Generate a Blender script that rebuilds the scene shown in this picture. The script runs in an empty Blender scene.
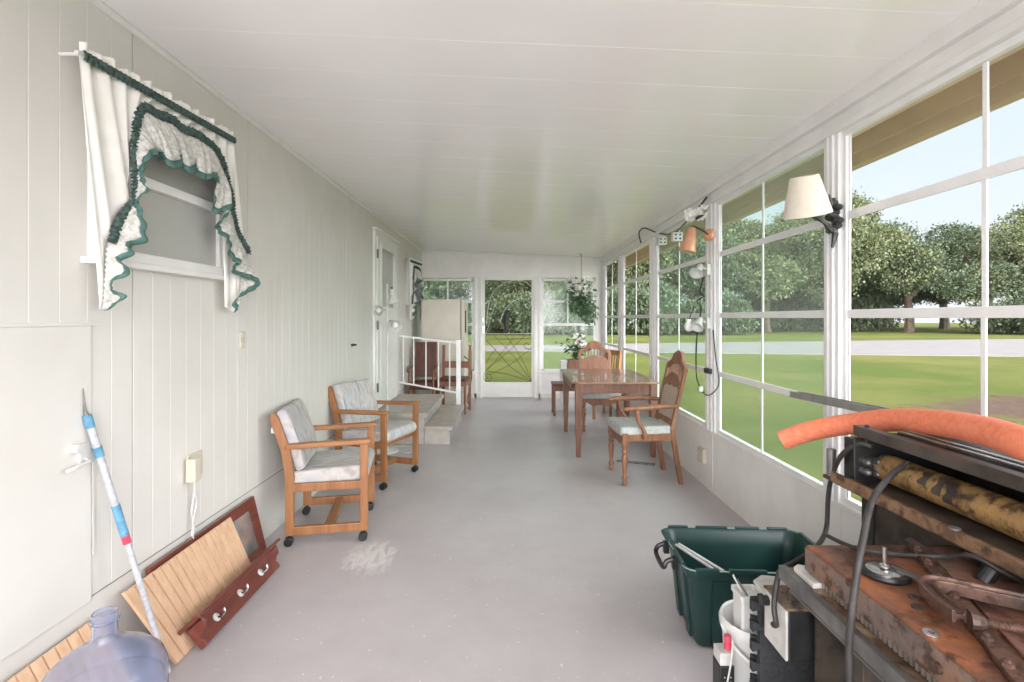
import bpy, math, random
from mathutils import Vector, Matrix
random.seed(7)
C = bpy.context.scene.collection
PI = math.pi
V = Vector
# ------------------------------------------------------------------ measuring the photograph (real distances in metres)
F, CX, CY, EYE = 512.0, 510.0, 318.0, 1.38
XL, XR, YF = -1.52, 1.60, 8.83
def at(px, py, Y): return V(((px-CX)*Y/F, Y, EYE-(py-CY)*Y/F))
def onx(px, py, X):
    Y = F*X/(px-CX); return V((X, Y, EYE-(py-CY)*Y/F))
def S(r, g, b):
    f = lambda c: ((c/255+0.055)/1.055)**2.4 if c > 10 else c/255/12.92
    return (f(r), f(g), f(b), 1)
# ------------------------------------------------------------------ materials
def nt(name):
    m = bpy.data.materials.new(name); m.use_nodes = True
    t = m.node_tree; return m, t, t.nodes['Principled BSDF'], t.nodes['Material Output']
def coords(t, scale=(1, 1, 1), kind='Object'):
    tc = t.nodes.new('ShaderNodeTexCoord'); mp = t.nodes.new('ShaderNodeMapping')
    mp.inputs['Scale'].default_value = scale
    t.links.new(tc.outputs[kind], mp.inputs[0]); return mp.outputs[0]
def noise(t, vec, scale, detail=4, rough=0.55, dist=0):
    n = t.nodes.new('ShaderNodeTexNoise'); n.inputs['Scale'].default_value = scale
    n.inputs['Detail'].default_value = detail; n.inputs['Roughness'].default_value = rough
    n.inputs['Distortion'].default_value = dist
    t.links.new(vec, n.inputs['Vector']); return n.outputs['Fac']
def ramp(t, fac, stops, interp='LINEAR'):
    r = t.nodes.new('ShaderNodeValToRGB'); r.color_ramp.interpolation = interp
    e = r.color_ramp.elements
    while len(e) < len(stops): e.new(0.5)
    for i, (p, c) in enumerate(stops):
        e[i].position = p; e[i].color = c if len(c) == 4 else (*c, 1)
    t.links.new(fac, r.inputs[0]); return r.outputs['Color']
def mix(t, fac, a, b):
    n = t.nodes.new('ShaderNodeMix'); n.data_type = 'RGBA'
    for sock, v in ((n.inputs[0], fac), (n.inputs[6], a), (n.inputs[7], b)):
        if isinstance(v, (int, float, tuple)): sock.default_value = v
        else: t.links.new(v, sock)
    return n.outputs[2]
def bump(t, h, b, strength=0.2, dist=0.01):
    n = t.nodes.new('ShaderNodeBump'); n.inputs['Strength'].default_value = strength
    n.inputs['Distance'].default_value = dist
    t.links.new(h, n.inputs['Height']); t.links.new(n.outputs[0], b.inputs['Normal'])
def plain(name, c1, c2=None, scale=8, rough=0.5, metal=0, stretch=(1, 1, 1), bmp=0.0, lo=0.35, hi=0.65, spec=0.5, coat=0, sheen=0):
    m, t, b, o = nt(name)
    b.inputs['Roughness'].default_value = rough; b.inputs['Metallic'].default_value = metal
    b.inputs['Specular IOR Level'].default_value = spec
    b.inputs['Coat Weight'].default_value = coat; b.inputs['Sheen Weight'].default_value = sheen
    n = noise(t, coords(t, stretch), scale)
    if c2 is None: c2 = tuple(min(1, x*1.08) for x in c1[:3])+(1,)
    t.links.new(ramp(t, n, [(lo, c1), (hi, c2)]), b.inputs['Base Color'])
    if bmp: bump(t, n, b, bmp)
    return m
def wood(name, c1, c2, axis='z', scale=9, rough=0.42, coat=0.0):
    st = {'x': (0.12, 1, 1), 'y': (1, 0.12, 1), 'z': (1, 1, 0.12)}[axis]
    m, t, b, o = nt(name)
    v = coords(t, st)
    n = noise(t, v, scale*3, 6, 0.6, 0.6)
    t.links.new(ramp(t, n, [(0.3, c1), (0.7, c2)]), b.inputs['Base Color'])
    b.inputs['Roughness'].default_value = rough; b.inputs['Coat Weight'].default_value = coat
    bump(t, n, b, 0.08, 0.003)
    return m
M = {}
M['wall'] = plain('white_wall_paint', S(213, 211, 205), S(220, 218, 213), 3, 0.5, bmp=0.03, lo=.3, hi=.7)
M['kneewall'] = plain('white_low_wall_paint', S(230, 228, 226), S(238, 236, 234), 4, 0.4)
M['chan'] = plain('grey_aluminium_channel', S(140, 140, 138), S(164, 163, 160), 10, 0.4, .4)
M['toterim'] = plain('worn_rim_highlight', S(110, 136, 132), S(140, 162, 158), 30, 0.4)  # worn lip with its specular highlight put into the pale colour
M['seam'] = plain('grey_seam_shade', S(120, 116, 108), S(140, 136, 128), 20, 0.9)  # gap shadow of the wall panel seams, put into a grey colour
M['trim'] = plain('white_gloss_trim', S(226, 225, 223), S(236, 235, 233), 5, 0.35)
M['ceil'] = plain('white_ceiling_panel', S(247, 244, 245), S(250, 248, 249), 1.5, 0.2)
M['moss'] = plain('dark_moss', S(46, 56, 38), S(70, 80, 52), 40, 0.95, bmp=.5)
M['alu'] = plain('white_window_metal', S(228, 228, 228), S(238, 238, 238), 6, 0.3)
M['green'] = plain('dark_green_ribbon', S(62, 98, 92), S(84, 122, 114), 60, 0.6)
M['greend'] = plain('gathered_green_band', S(44, 62, 58), S(78, 102, 96), 70, 0.75, bmp=.5)
M['cloth'] = plain('white_curtain_cloth', S(240, 238, 232), S(248, 246, 242), 12, 0.85, sheen=.2)
M['oak'] = wood('honey_oak', S(130, 84, 50), S(164, 114, 73), 'z')
M['oakx'] = wood('honey_oak_lengthwise', S(132, 86, 52), S(166, 116, 75), 'x')
M['oaky'] = wood('honey_oak_crosswise', S(132, 86, 52), S(166, 116, 75), 'y')
M['din'] = wood('carved_brown_wood', S(116, 76, 56), S(154, 107, 80), 'z')
M['tab'] = wood('reddish_table_wood', S(100, 64, 48), S(136, 94, 74), 'z')
M['tabtop'] = wood('glossy_table_top', S(138, 100, 84), S(164, 126, 108), 'y', rough=0.24, coat=0.4)
M['red'] = wood('red_stained_wood', S(92, 44, 38), S(124, 64, 52), 'y', rough=0.3, coat=.3)
M['slat'] = wood('light_brown_wood', S(150, 98, 56), S(182, 128, 80), 'z')
M['dkwood'] = wood('dark_brown_wood', S(70, 38, 26), S(104, 60, 42), 'z')
M['cush'] = plain('grey_green_cushion', S(166, 167, 166), S(184, 185, 184), 30, 0.9, bmp=.2)
M['cane'] = None
M['black'] = plain('black_plastic', S(22, 22, 23), S(34, 34, 36), 20, 0.4)
M['rubber'] = plain('black_rubber', S(38, 35, 34), S(58, 54, 52), 30, 0.6)
M['foam'] = plain('black_foam', S(36, 37, 40), S(50, 51, 54), 80, 0.85, bmp=.2)
M['chrome'] = plain('bright_steel', S(190, 190, 188), S(215, 215, 213), 20, 0.25, 1)
M['grey'] = plain('grey_steel', S(96, 96, 96), S(130, 129, 127), 14, 0.42, .7)
M['darksteel'] = plain('dark_oily_steel', S(46, 40, 36), S(78, 68, 60), 16, 0.5, .4, bmp=.1)
M['steelbrown'] = plain('brown_grey_steel', S(58, 51, 47), S(88, 79, 73), 12, 0.42, .35, bmp=.1)
M['white'] = plain('white_plastic', S(200, 200, 197), S(210, 210, 207), 10, 0.35)
M['beige'] = plain('beige_plastic', S(200, 193, 172), S(208, 202, 184), 10, 0.4)
M['step'] = plain('grey_brown_step_paint', S(164, 156, 149), S(184, 176, 169), 8, 0.5)
M['fridge'] = plain('cream_enamel', S(205, 198, 184), S(212, 206, 193), 4, 0.3)
M['tote'] = plain('dark_green_plastic', S(20, 48, 46), S(28, 60, 57), 6, 0.35, bmp=.03)
M['orange'] = plain('orange_foam', S(226, 122, 88), S(236, 140, 108), 60, 0.75, bmp=.08)
M['copper'] = plain('copper_shade', S(200, 142, 112), S(216, 164, 134), 10, 0.4, .3)
M['bronze'] = plain('dark_bronze', S(52, 54, 54), S(84, 86, 84), 40, 0.5, .5, bmp=.3)
M['tan'] = plain('tan_soffit_paint', S(216, 200, 170), S(224, 209, 180), 3, 0.7)
M['brownb'] = plain('brown_fascia', S(172, 151, 122), S(182, 161, 132), 3, 0.7)
M['leaf'] = None
M['bark'] = plain('grey_bark', S(78, 66, 54), S(112, 98, 84), 6, 0.9, bmp=.4)
M['petal'] = plain('white_petal', S(238, 236, 232), S(250, 248, 246), 20, 0.7)
M['bluelabel'] = plain('blue_wrapper_band', S(70, 128, 162), S(108, 160, 186), 40, 0.4)
M['redband'] = plain('pink_red_band', S(196, 60, 84), S(214, 84, 104), 40, 0.4)
M['wrap'] = plain('white_plastic_wrap', S(166, 169, 174), S(192, 194, 198), 60, 0.3, bmp=.2)
M['road'] = plain('pale_asphalt', S(130, 124, 121), S(140, 134, 131), 1.2, 0.9)
M['mulch'] = plain('brown_mulch', S(84, 62, 50), S(124, 98, 80), 9, 0.95, bmp=.6)
M['door'] = plain('white_door_paint', S(226, 226, 222), S(234, 234, 231), 4, 0.35)
M['papergrey'] = plain('pale_grey_plastic', S(176, 174, 170), S(200, 198, 194), 20, 0.5)

def rust(name, a, b_, c, sc=9, rough=.55):
    m, t, b, o = nt(name)
    v = coords(t)
    n1 = noise(t, v, sc, 8, 0.65, 0.4); n2 = noise(t, v, sc*3.1, 6, 0.6)
    col = ramp(t, n1, [(0.38, a), (0.49, b_), (0.62, c)])
    t.links.new(mix(t, ramp(t, n2, [(0.52, (0, 0, 0, 1)), (0.63, (.75, .75, .75, 1))]), col, S(50, 34, 27)), b.inputs['Base Color'])
    t.links.new(ramp(t, n2, [(.3, (rough-.2,)*3+(1,)), (.8, (rough+.2,)*3+(1,))]), b.inputs['Roughness'])
    b.inputs['Metallic'].default_value = .3
    bump(t, n2, b, .15, .004); return m
M['rust'] = rust('rusted_iron', S(86, 66, 58), S(122, 80, 60), S(164, 100, 62), 4.5)
M['gearsteel'] = plain('worn_gear_steel', S(120, 110, 102), S(156, 146, 136), 30, 0.4, .5)
M['rustp'] = rust('pinkish_worn_iron', S(112, 92, 86), S(138, 104, 90), S(124, 84, 68), 5)
M['rustd'] = rust('dark_rusted_iron', S(70, 54, 48), S(92, 68, 58), S(112, 84, 72), 12)
M['rustgrey'] = rust('rusty_grey_edge', S(98, 88, 83), S(120, 104, 96), S(136, 104, 84), 9)
M['roller'] = rust('yellowed_rusty_roller', S(58, 48, 38), S(152, 120, 78), S(170, 132, 84), 12)
M['beam'] = rust('worn_tan_beam', S(104, 80, 62), S(142, 110, 84), S(84, 68, 56), 8)
M['benchtop'] = rust('dusty_brown_bench_top', S(96, 74, 58), S(128, 104, 84), S(150, 132, 114), 10)

def fabric():
    m, t, b, o = nt('striped_upholstery')
    n = noise(t, coords(t, (.25, 1, .25)), 26, 2, .5)
    c = ramp(t, n, [(.3, S(146, 149, 158)), (.4, S(176, 176, 182)), (.5, S(194, 190, 186)), (.6, S(166, 160, 154)), (.7, S(188, 187, 188))])
    t.links.new(c, b.inputs['Base Color']); b.inputs['Roughness'].default_value = .9
    bump(t, noise(t, coords(t), 160, 2), b, .25, .002); return m
M['fabric'] = fabric()
def cane():
    m, t, b, o = nt('woven_cane')
    v = coords(t, (1, 1, 1))
    w = t.nodes.new('ShaderNodeTexChecker'); w.inputs['Scale'].default_value = 90
    w.inputs[1].default_value = S(150, 130, 112); w.inputs[2].default_value = S(206, 192, 176)
    t.links.new(v, w.inputs[0]); t.links.new(w.outputs[0], b.inputs['Base Color'])
    b.inputs['Roughness'].default_value = .7; return m
M['cane'] = cane()
def lace():
    m, t, b, o = nt('white_floral_lace')
    v = coords(t)
    n = noise(t, v, 55, 4, .7)
    vo = t.nodes.new('ShaderNodeTexVoronoi'); vo.inputs['Scale'].default_value = 32
    t.links.new(v, vo.inputs['Vector'])
    c = ramp(t, n, [(.38, S(140, 142, 136)), (.5, S(196, 194, 188)), (.6, S(220, 218, 213))])
    c2 = ramp(t, vo.outputs['Distance'], [(.0, S(130, 134, 128)), (.35, S(214, 212, 207))])
    t.links.new(mix(t, .45, c, c2), b.inputs['Base Color']); b.inputs['Roughness'].default_value = .9
    return m
M['lace'] = lace()
def beadboard():
    m, t, b, o = nt('pale_bead_board')
    n = noise(t, coords(t, (1, 1, .2)), 30, 5, .6)
    t.links.new(ramp(t, n, [(.3, S(204, 166, 134)), (.7, S(224, 190, 158))]), b.inputs['Base Color'])
    b.inputs['Roughness'].default_value = .5; return m
M['bead'] = beadboard()
def leafmat(name, cs, trans=.25):
    m, t, b, o = nt(name)
    g = t.nodes.new('ShaderNodeNewGeometry')
    t.links.new(ramp(t, g.outputs['Random Per Island'], [(i/(len(cs)-1), c) for i, c in enumerate(cs)]), b.inputs['Base Color'])
    b.inputs['Roughness'].default_value = .6
    return m
M['leaf'] = leafmat('mixed_green_leaves', [S(62, 72, 46), S(92, 100, 64), S(118, 124, 84), S(78, 88, 56)])
M['leafd'] = leafmat('deep_green_leaves', [S(58, 70, 50), S(78, 92, 64), S(98, 110, 80)])
M['houseleaf'] = leafmat('dark_house_plant_leaves', [S(40, 64, 40), S(66, 96, 60), S(92, 120, 84)])
def floor_mat():
    m, t, b, o = nt('grey_painted_concrete')
    v = coords(t)
    n1 = noise(t, v, 1.1, 6, .6); n2 = noise(t, v, 7, 5, .6); n3 = noise(t, v, 42, 2, .5)
    base = ramp(t, n1, [(.3, S(172, 166, 168)), (.7, S(188, 182, 184))])
    base = mix(t, ramp(t, n2, [(.45, (0, 0, 0, 1)), (.95, (.3, .3, .3, 1))]), base, S(150, 143, 143))
    base = mix(t, ramp(t, n3, [(.69, (0, 0, 0, 1)), (.73, (.6, .6, .6, 1))]), base, S(222, 219, 216))
    # scuffed bare streaks in front of the first chair
    mp = t.nodes.new('ShaderNodeMapping'); mp.vector_type = 'POINT'
    tc = t.nodes.new('ShaderNodeTexCoord'); t.links.new(tc.outputs['Object'], mp.inputs[0])
    mp.inputs['Location'].default_value = (.80*2.6, -2.95*1.7, 0); mp.inputs['Scale'].default_value = (2.6, 1.7, 1)
    gr = t.nodes.new('ShaderNodeTexGradient'); gr.gradient_type = 'SPHERICAL'; t.links.new(mp.outputs[0], gr.inputs[0])
    ns = noise(t, coords(t, (2.6, 1.1, 1)), 7, 6, .7, 1.0)
    mu = t.nodes.new('ShaderNodeMath'); mu.operation = 'MULTIPLY'
    t.links.new(gr.outputs['Fac'], mu.inputs[0]); t.links.new(ns, mu.inputs[1])
    base = mix(t, ramp(t, mu.outputs[0], [(.30, (0, 0, 0, 1)), (.44, (.6, .6, .6, 1))]), base, S(226, 224, 222))
    t.links.new(base, b.inputs['Base Color'])
    b.inputs['Roughness'].default_value = .34
    bump(t, noise(t, v, 2.5, 2), b, .03, .004); return m
M['floor'] = floor_mat()
def lawn_mat():
    m, t, b, o = nt('mown_grass')
    v = coords(t)
    n1 = noise(t, v, .22, 5, .6); n2 = noise(t, v, 9, 8, .85); n3 = noise(t, v, 1.1, 7, .75)
    c = ramp(t, n1, [(.38, S(94, 106, 48)), (.62, S(124, 122, 68))])
    c = mix(t, ramp(t, n2, [(.35, (.5, .5, .5, 1)), (.6, (0, 0, 0, 1))]), c, S(60, 72, 32))
    c = mix(t, ramp(t, n3, [(.55, (0, 0, 0, 1)), (.75, (.6, .6, .6, 1))]), c, S(96, 86, 62))
    tc = t.nodes.new('ShaderNodeTexCoord'); mp = t.nodes.new('ShaderNodeMapping'); t.links.new(tc.outputs['Object'], mp.inputs[0])
    mp.inputs['Scale'].default_value = (.19, .36, 1); mp.inputs['Location'].default_value = (-10.6*.19, -8.6*.36, .2)
    gr = t.nodes.new('ShaderNodeTexGradient'); gr.gradient_type = 'SPHERICAL'; t.links.new(mp.outputs[0], gr.inputs[0])
    ad = t.nodes.new('ShaderNodeMath'); ad.operation = 'ADD'; t.links.new(gr.outputs['Fac'], ad.inputs[0]); t.links.new(noise(t, v, 1.8, 8, .8), ad.inputs[1])
    soil = ramp(t, noise(t, v, 9, 6, .7), [(.3, S(78, 62, 52)), (.7, S(118, 98, 84))])
    c = mix(t, ramp(t, ad.outputs[0], [(.78, (0, 0, 0, 1)), (.96, (1, 1, 1, 1))]), c, soil)
    t.links.new(c, b.inputs['Base Color']); b.inputs['Roughness'].default_value = .95
    b.inputs['Specular IOR Level'].default_value = .1
    bump(t, n2, b, .6, .05); return m
M['lawn'] = lawn_mat()
def pane_mat(name, tint, haze=.06, gloss=.06, hazecol=S(220, 232, 226)):
    m, t, b, o = nt(name); t.nodes.remove(b)
    tr = t.nodes.new('ShaderNodeBsdfTransparent'); tr.inputs[0].default_value = tint
    gl = t.nodes.new('ShaderNodeBsdfGlossy'); gl.inputs['Roughness'].default_value = .08
    df = t.nodes.new('ShaderNodeBsdfDiffuse'); df.inputs[0].default_value = hazecol
    a = t.nodes.new('ShaderNodeMixShader'); a.inputs[0].default_value = haze
    c = t.nodes.new('ShaderNodeMixShader'); c.inputs[0].default_value = gloss
    t.links.new(tr.outputs[0], a.inputs[1]); t.links.new(df.outputs[0], a.inputs[2])
    t.links.new(a.outputs[0], c.inputs[1]); t.links.new(gl.outputs[0], c.inputs[2])
    t.links.new(c.outputs[0], o.inputs[0]); return m
M['vinyl'] = pane_mat('hazy_vinyl_glazing', (.80, .97, .89, 1), .19, .05)
M['clear'] = pane_mat('clear_glazing', (.97, .98, .98, 1), .01, .02)
M['screen'] = pane_mat('insect_screen', (.74, .74, .70, 1), .05, .0, S(150, 150, 140))
def greyglass():
    m, t, b, o = nt('grey_house_glass')
    n = noise(t, coords(t), 1.5)
    t.links.new(ramp(t, n, [(.3, S(172, 173, 168)), (.7, S(192, 193, 188))]), b.inputs['Base Color'])
    b.inputs['Roughness'].default_value = .06; b.inputs['Specular IOR Level'].default_value = .6; return m
M['gglass'] = greyglass()
def mirror_mat():
    m, t, b, o = nt('dusty_picture_glass')
    n = noise(t, coords(t), 5)
    t.links.new(ramp(t, n, [(.4, S(150, 148, 148)), (.6, S(192, 190, 190))]), b.inputs['Base Color'])
    b.inputs['Roughness'].default_value = .12; b.inputs['Metallic'].default_value = .6; return m
M['pglass'] = mirror_mat()
def jugmat():
    m, t, b, o = nt('clear_blue_plastic')
    b.inputs['Base Color'].default_value = (.70, .75, .90, 1); b.inputs['Roughness'].default_value = .12
    b.inputs['Transmission Weight'].default_value = .93; b.inputs['IOR'].default_value = 1.3
    return m
M['jug'] = jugmat()
def shade_mat():
    m, t, b, o = nt('pleated_cream_shade')
    b.inputs['Base Color'].default_value = S(238, 232, 220); b.inputs['Roughness'].default_value = .9
    n = noise(t, coords(t), 30)
    t.links.new(ramp(t, n, [(.3, S(208, 200, 184)), (.7, S(218, 211, 197))]), b.inputs['Base Color']); return m
M['shade'] = shade_mat()

# ------------------------------------------------------------------ mesh building
WM = {}
class MB:
    def __init__(s): s.v = []; s.f = []
    def add(s, vs, fs):
        n = len(s.v); s.v += [V(p) for p in vs]; s.f += [tuple(i+n for i in f) for f in fs]; return s
    def box(s, a, b, m=None):
        x0, y0, z0 = (min(a[i], b[i]) for i in range(3)); x1, y1, z1 = (max(a[i], b[i]) for i in range(3))
        vs = [V(p) for p in ((x0,y0,z0),(x1,y0,z0),(x1,y1,z0),(x0,y1,z0),(x0,y0,z1),(x1,y0,z1),(x1,y1,z1),(x0,y1,z1))]
        if m: vs = [m @ p for p in vs]
        return s.add(vs, [(3,2,1,0),(4,5,6,7),(0,1,5,4),(1,2,6,5),(2,3,7,6),(3,0,4,7)])
    def bar(s, p, q, w, h, up=(0, 0, 1)):          # rectangular bar from p to q: w sideways, h along up
        p, q = V(p), V(q); d = (q-p).normalized(); u = V(up)
        sd = d.cross(u)
        if sd.length < 1e-4: sd = d.cross(V((1, 0, 0)))
        sd.normalize(); u = sd.cross(d).normalized()
        vs = []
        for e in (p, q):
            for a, b in ((-1,-1),(1,-1),(1,1),(-1,1)): vs.append(e+sd*a*w/2+u*b*h/2)
        return s.add(vs, [(3,2,1,0),(4,5,6,7),(0,1,5,4),(1,2,6,5),(2,3,7,6),(3,0,4,7)])
    def tube(s, pts, r, n=10, caps=True):
        pts = [V(p) for p in pts]; k = len(pts)
        rs = r if isinstance(r, (list, tuple)) else [r]*k
        ref = V((0, 0, 1)); vs = []; prev = None
        for i, p in enumerate(pts):
            d = (pts[min(i+1, k-1)]-pts[max(i-1, 0)])
            d = d.normalized() if d.length > 1e-9 else V((0, 0, 1))
            if prev is None:
                u = d.cross(V((0, 0, 1)))
                if u.length < .05: u = d.cross(V((1, 0, 0)))
            else: u = prev-d*prev.dot(d)
            u.normalize(); prev = u; w = d.cross(u)
            for j in range(n):
                a = 2*PI*j/n; vs.append(p+(u*math.cos(a)+w*math.sin(a))*rs[i])
        fs = [(i*n+j, i*n+(j+1) % n, (i+1)*n+(j+1) % n, (i+1)*n+j) for i in range(k-1) for j in range(n)]
        if caps: fs += [tuple(range(n-1, -1, -1)), tuple(range((k-1)*n, k*n))]
        return s.add(vs, fs)
    def cyl(s, p, q, r, n=16): return s.tube([p, q], r, n)
    def lathe(s, prof, c=(0, 0, 0), n=24, m=None, wave=None):
        vs = []
        for r, z in prof:
            for j in range(n):
                a = 2*PI*j/n; rr = r*(1+(wave[0]*math.sin(wave[1]*a) if wave else 0))
                p = V((rr*math.cos(a), rr*math.sin(a), z))
                if m: p = m @ p
                vs.append(p+V(c))
        k = len(prof)
        fs = [(i*n+j, i*n+(j+1) % n, (i+1)*n+(j+1) % n, (i+1)*n+j) for i in range(k-1) for j in range(n)]
        if prof[0][0] > 1e-5: fs.append(tuple(range(n-1, -1, -1)))
        if prof[-1][0] > 1e-5: fs.append(tuple(range((k-1)*n, k*n)))
        return s.add(vs, fs)
    def prism(s, poly, t0, t1, fn):                 # outline extruded between t0 and t1, mapped by fn(a, b, t)
        n = len(poly)
        vs = [fn(a, b, t0) for a, b in poly]+[fn(a, b, t1) for a, b in poly]
        return s.add(vs, [tuple(range(n-1, -1, -1)), tuple(range(n, 2*n))]+[(i, (i+1) % n, n+(i+1) % n, n+i) for i in range(n)])
    def ring(s, outer, inner, t0, t1, fn):           # two matching outlines, a hole between them
        n = len(outer); vs = []
        for t in (t0, t1): vs += [fn(a, b, t) for a, b in outer]+[fn(a, b, t) for a, b in inner]
        fs = []
        for i in range(n):
            j = (i+1) % n
            fs += [(i, j, n+j, n+i)[::-1], (2*n+i, 2*n+j, 3*n+j, 3*n+i), (i, j, 2*n+j, 2*n+i), (n+j, n+i, 3*n+i, 3*n+j)]
        return s.add(vs, fs)
    def grid(s, nu, nv, fn):
        vs = [fn(i/nu, j/nv) for i in range(nu+1) for j in range(nv+1)]; w = nv+1
        return s.add(vs, [(i*w+j, (i+1)*w+j, (i+1)*w+j+1, i*w+j+1) for i in range(nu) for j in range(nv)])
    def sphere(s, c, r, n=14, k=8, sc=(1, 1, 1)):
        return s.add(*sph(c, r, n, k, sc))
    def build(s, name, mat, parent=None, world=False, bevel=0, seg=2, smooth=None, solid=0, subsurf=0):
        me = bpy.data.meshes.new(name)
        vs = s.v
        if parent is not None and world:
            inv = WM[parent.name].inverted(); vs = [inv @ p for p in vs]
        me.from_pydata([tuple(p) for p in vs], [], s.f); me.update()
        o = bpy.data.objects.new(name, me); C.objects.link(o)
        me.materials.append(M[mat] if isinstance(mat, str) else mat)
        if parent is not None: o.parent = parent; WM[o.name] = WM[parent.name].copy()
        else: WM[o.name] = Matrix.Identity(4)
        bm_fix(me)
        if solid:
            md = o.modifiers.new('thickness', 'SOLIDIFY'); md.thickness = solid; md.offset = 0
        if bevel:
            md = o.modifiers.new('bevel', 'BEVEL'); md.width = bevel; md.segments = seg; md.limit_method = 'ANGLE'; md.angle_limit = .6
        if subsurf:
            md = o.modifiers.new('sub', 'SUBSURF'); md.levels = subsurf; md.render_levels = subsurf
        if smooth is None: smooth = False
        if smooth:
            for p in me.polygons: p.use_smooth = True
            try: me.set_sharp_from_angle(angle=.7)
            except Exception: pass
        return o
def sph(c, r, n, k, sc):
    vs = [V((0, 0, -r*sc[2]))+V(c)]
    for i in range(1, k):
        a = PI*i/k-PI/2
        for j in range(n):
            b = 2*PI*j/n; vs.append(V((r*math.cos(a)*math.cos(b)*sc[0], r*math.cos(a)*math.sin(b)*sc[1], r*math.sin(a)*sc[2]))+V(c))
    vs.append(V((0, 0, r*sc[2]))+V(c)); L = len(vs)-1
    fs = [(0, 1+(j+1) % n, 1+j) for j in range(n)]
    for i in range(k-2):
        for j in range(n): fs.append((1+i*n+j, 1+i*n+(j+1) % n, 1+(i+1)*n+(j+1) % n, 1+(i+1)*n+j))
    b = 1+(k-2)*n
    fs += [(b+j, b+(j+1) % n, L) for j in range(n)]
    return vs, fs
import bmesh
def bm_fix(me):
    if len(me.polygons) > 4000: return
    bm = bmesh.new(); bm.from_mesh(me); bmesh.ops.recalc_face_normals(bm, faces=bm.faces); bm.to_mesh(me); bm.free()
def tag(o, label=None, cat=None, group=None, kind=None):
    if label: o['label'] = label
    if cat: o['category'] = cat
    if group: o['group'] = group
    if kind: o['kind'] = kind
    return o
def thing(name, label, cat, loc=(0, 0, 0), rz=0, group=None, kind=None):
    o = bpy.data.objects.new(name, None); C.objects.link(o); o.empty_display_size = .1
    o.location = loc; o.rotation_euler = (0, 0, rz)
    WM[o.name] = Matrix.Translation(V(loc)) @ Matrix.Rotation(rz, 4, 'Z')
    return tag(o, label, cat, group, kind)
def setting(name, kind='structure'):
    o = thing(name, None, None); o['kind'] = kind; return o
def dup(root, loc, rz, label, group=None):
    r = root.copy(); C.objects.link(r); r.location = loc; r.rotation_euler = (0, 0, rz); r['label'] = label
    if group: r['group'] = group
    for ch in list(root.children):
        c = ch.copy(); C.objects.link(c); c.parent = r
        for g in list(ch.children):
            d = g.copy(); C.objects.link(d); d.parent = c
    return r
def lerp_path(pts, n):
    pts = [V(p) for p in pts]; out = []
    for i in range(n+1):
        t = i/n*(len(pts)-1); k = min(int(t), len(pts)-2); f = t-k
        p0, p1, p2, p3 = pts[max(k-1, 0)], pts[k], pts[k+1], pts[min(k+2, len(pts)-1)]
        out.append(.5*((2*p1)+(p2-p0)*f+(2*p0-5*p1+4*p2-p3)*f*f+(3*p1-p0-3*p2+p3)*f**3))
    return out

# ------------------------------------------------------------------ THE SETTING
ZL, ZR = 2.55, 2.42
def ceil_z(x): return ZL+(x-XL)*(ZR-ZL)/(XR-XL)
Y0 = -1.6
tag(MB().box((XL-.2, Y0, -.15), (XR+.02, YF+.1, 0)).build('floor', 'floor'), kind='structure')
# left wall: vertical grooved siding above a flat skirt
def groove_profile(y0, y1, depth, front):
    ys = []
    y = 2.064-.9*5
    while y < y1:
        for k in range(8):
            g = y+k*.1125
            if y0+.02 < g < y1-.02: ys.append((g, k == 0))
        y += .9
    pts = [(front, y0)]
    for g, seam in ys:
        w = .005 if seam else .003; d = depth*1.9 if seam else depth*.16
        pts += [(front, g-w), (front-d, g-w*.35), (front-d, g+w*.35), (front, g+w)]
    pts += [(front, y1), (front-.12, y1), (front-.12, y0)]
    return pts
w = MB()
w.prism(groove_profile(Y0, YF+.1, .006, XL), .372, 2.62, lambda a, b, t: V((a, b, t)))
w.box((XL-.12, Y0, 0), (XL-.006, YF+.1, .366))
sm = MB()  # dark strips that paint the shade inside the siding seams
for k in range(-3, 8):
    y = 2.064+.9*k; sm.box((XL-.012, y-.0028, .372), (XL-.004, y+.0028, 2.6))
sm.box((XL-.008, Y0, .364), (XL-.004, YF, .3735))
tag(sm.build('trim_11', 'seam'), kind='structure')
tag(w.build('wall_left', 'wall'), kind='structure')
tag(MB().prism([(Y0, 1.352), (1.85, 1.352), (1.85, .36), (Y0, .36)], XL, XL+.008, lambda a, b, t: V((t, a, b))).box((XL+.0, Y0, 1.352), (XL+.012, 1.885, 1.364)).box((XL, 1.857, .52), (XL+.006, 1.869, .98)).build('trim_1', 'wall', bevel=.002), kind='structure')
# quarter round under the ceiling
tag(MB().tube([(XL+.004, Y0, ZL-.012), (XL+.004, YF, ZL-.012)], .016, 10).build('trim_2', 'trim', smooth=True), kind='structure')
# ceiling pans with shallow seams across the room
c = MB(); prof = []
y = Y0
while y < YF+.1:
    prof += [(y, 0), (y+.299, 0), (y+.300, .0008), (y+.304, .0008)]; y += .305
n = len(prof); xs = (XL-.1, XR+.1)
vs = [V((x, yy, ceil_z(x)+d)) for x in xs for yy, d in prof]+[V((x, yy, ceil_z(x)+.08)) for x in xs for yy, d in (prof[0], prof[-1])]
fs = [(i, i+1, n+i+1, n+i) for i in range(n-1)]+[(2*n, 2*n+1, 2*n+3, 2*n+2)]
tag(c.add(vs, fs).build('ceiling', 'ceil'), kind='structure')
tag(MB().box((XL-.3, Y0, 2.66), (1.98, YF+.35, 2.70)).build('roof', 'brownb'), kind='structure')
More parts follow.
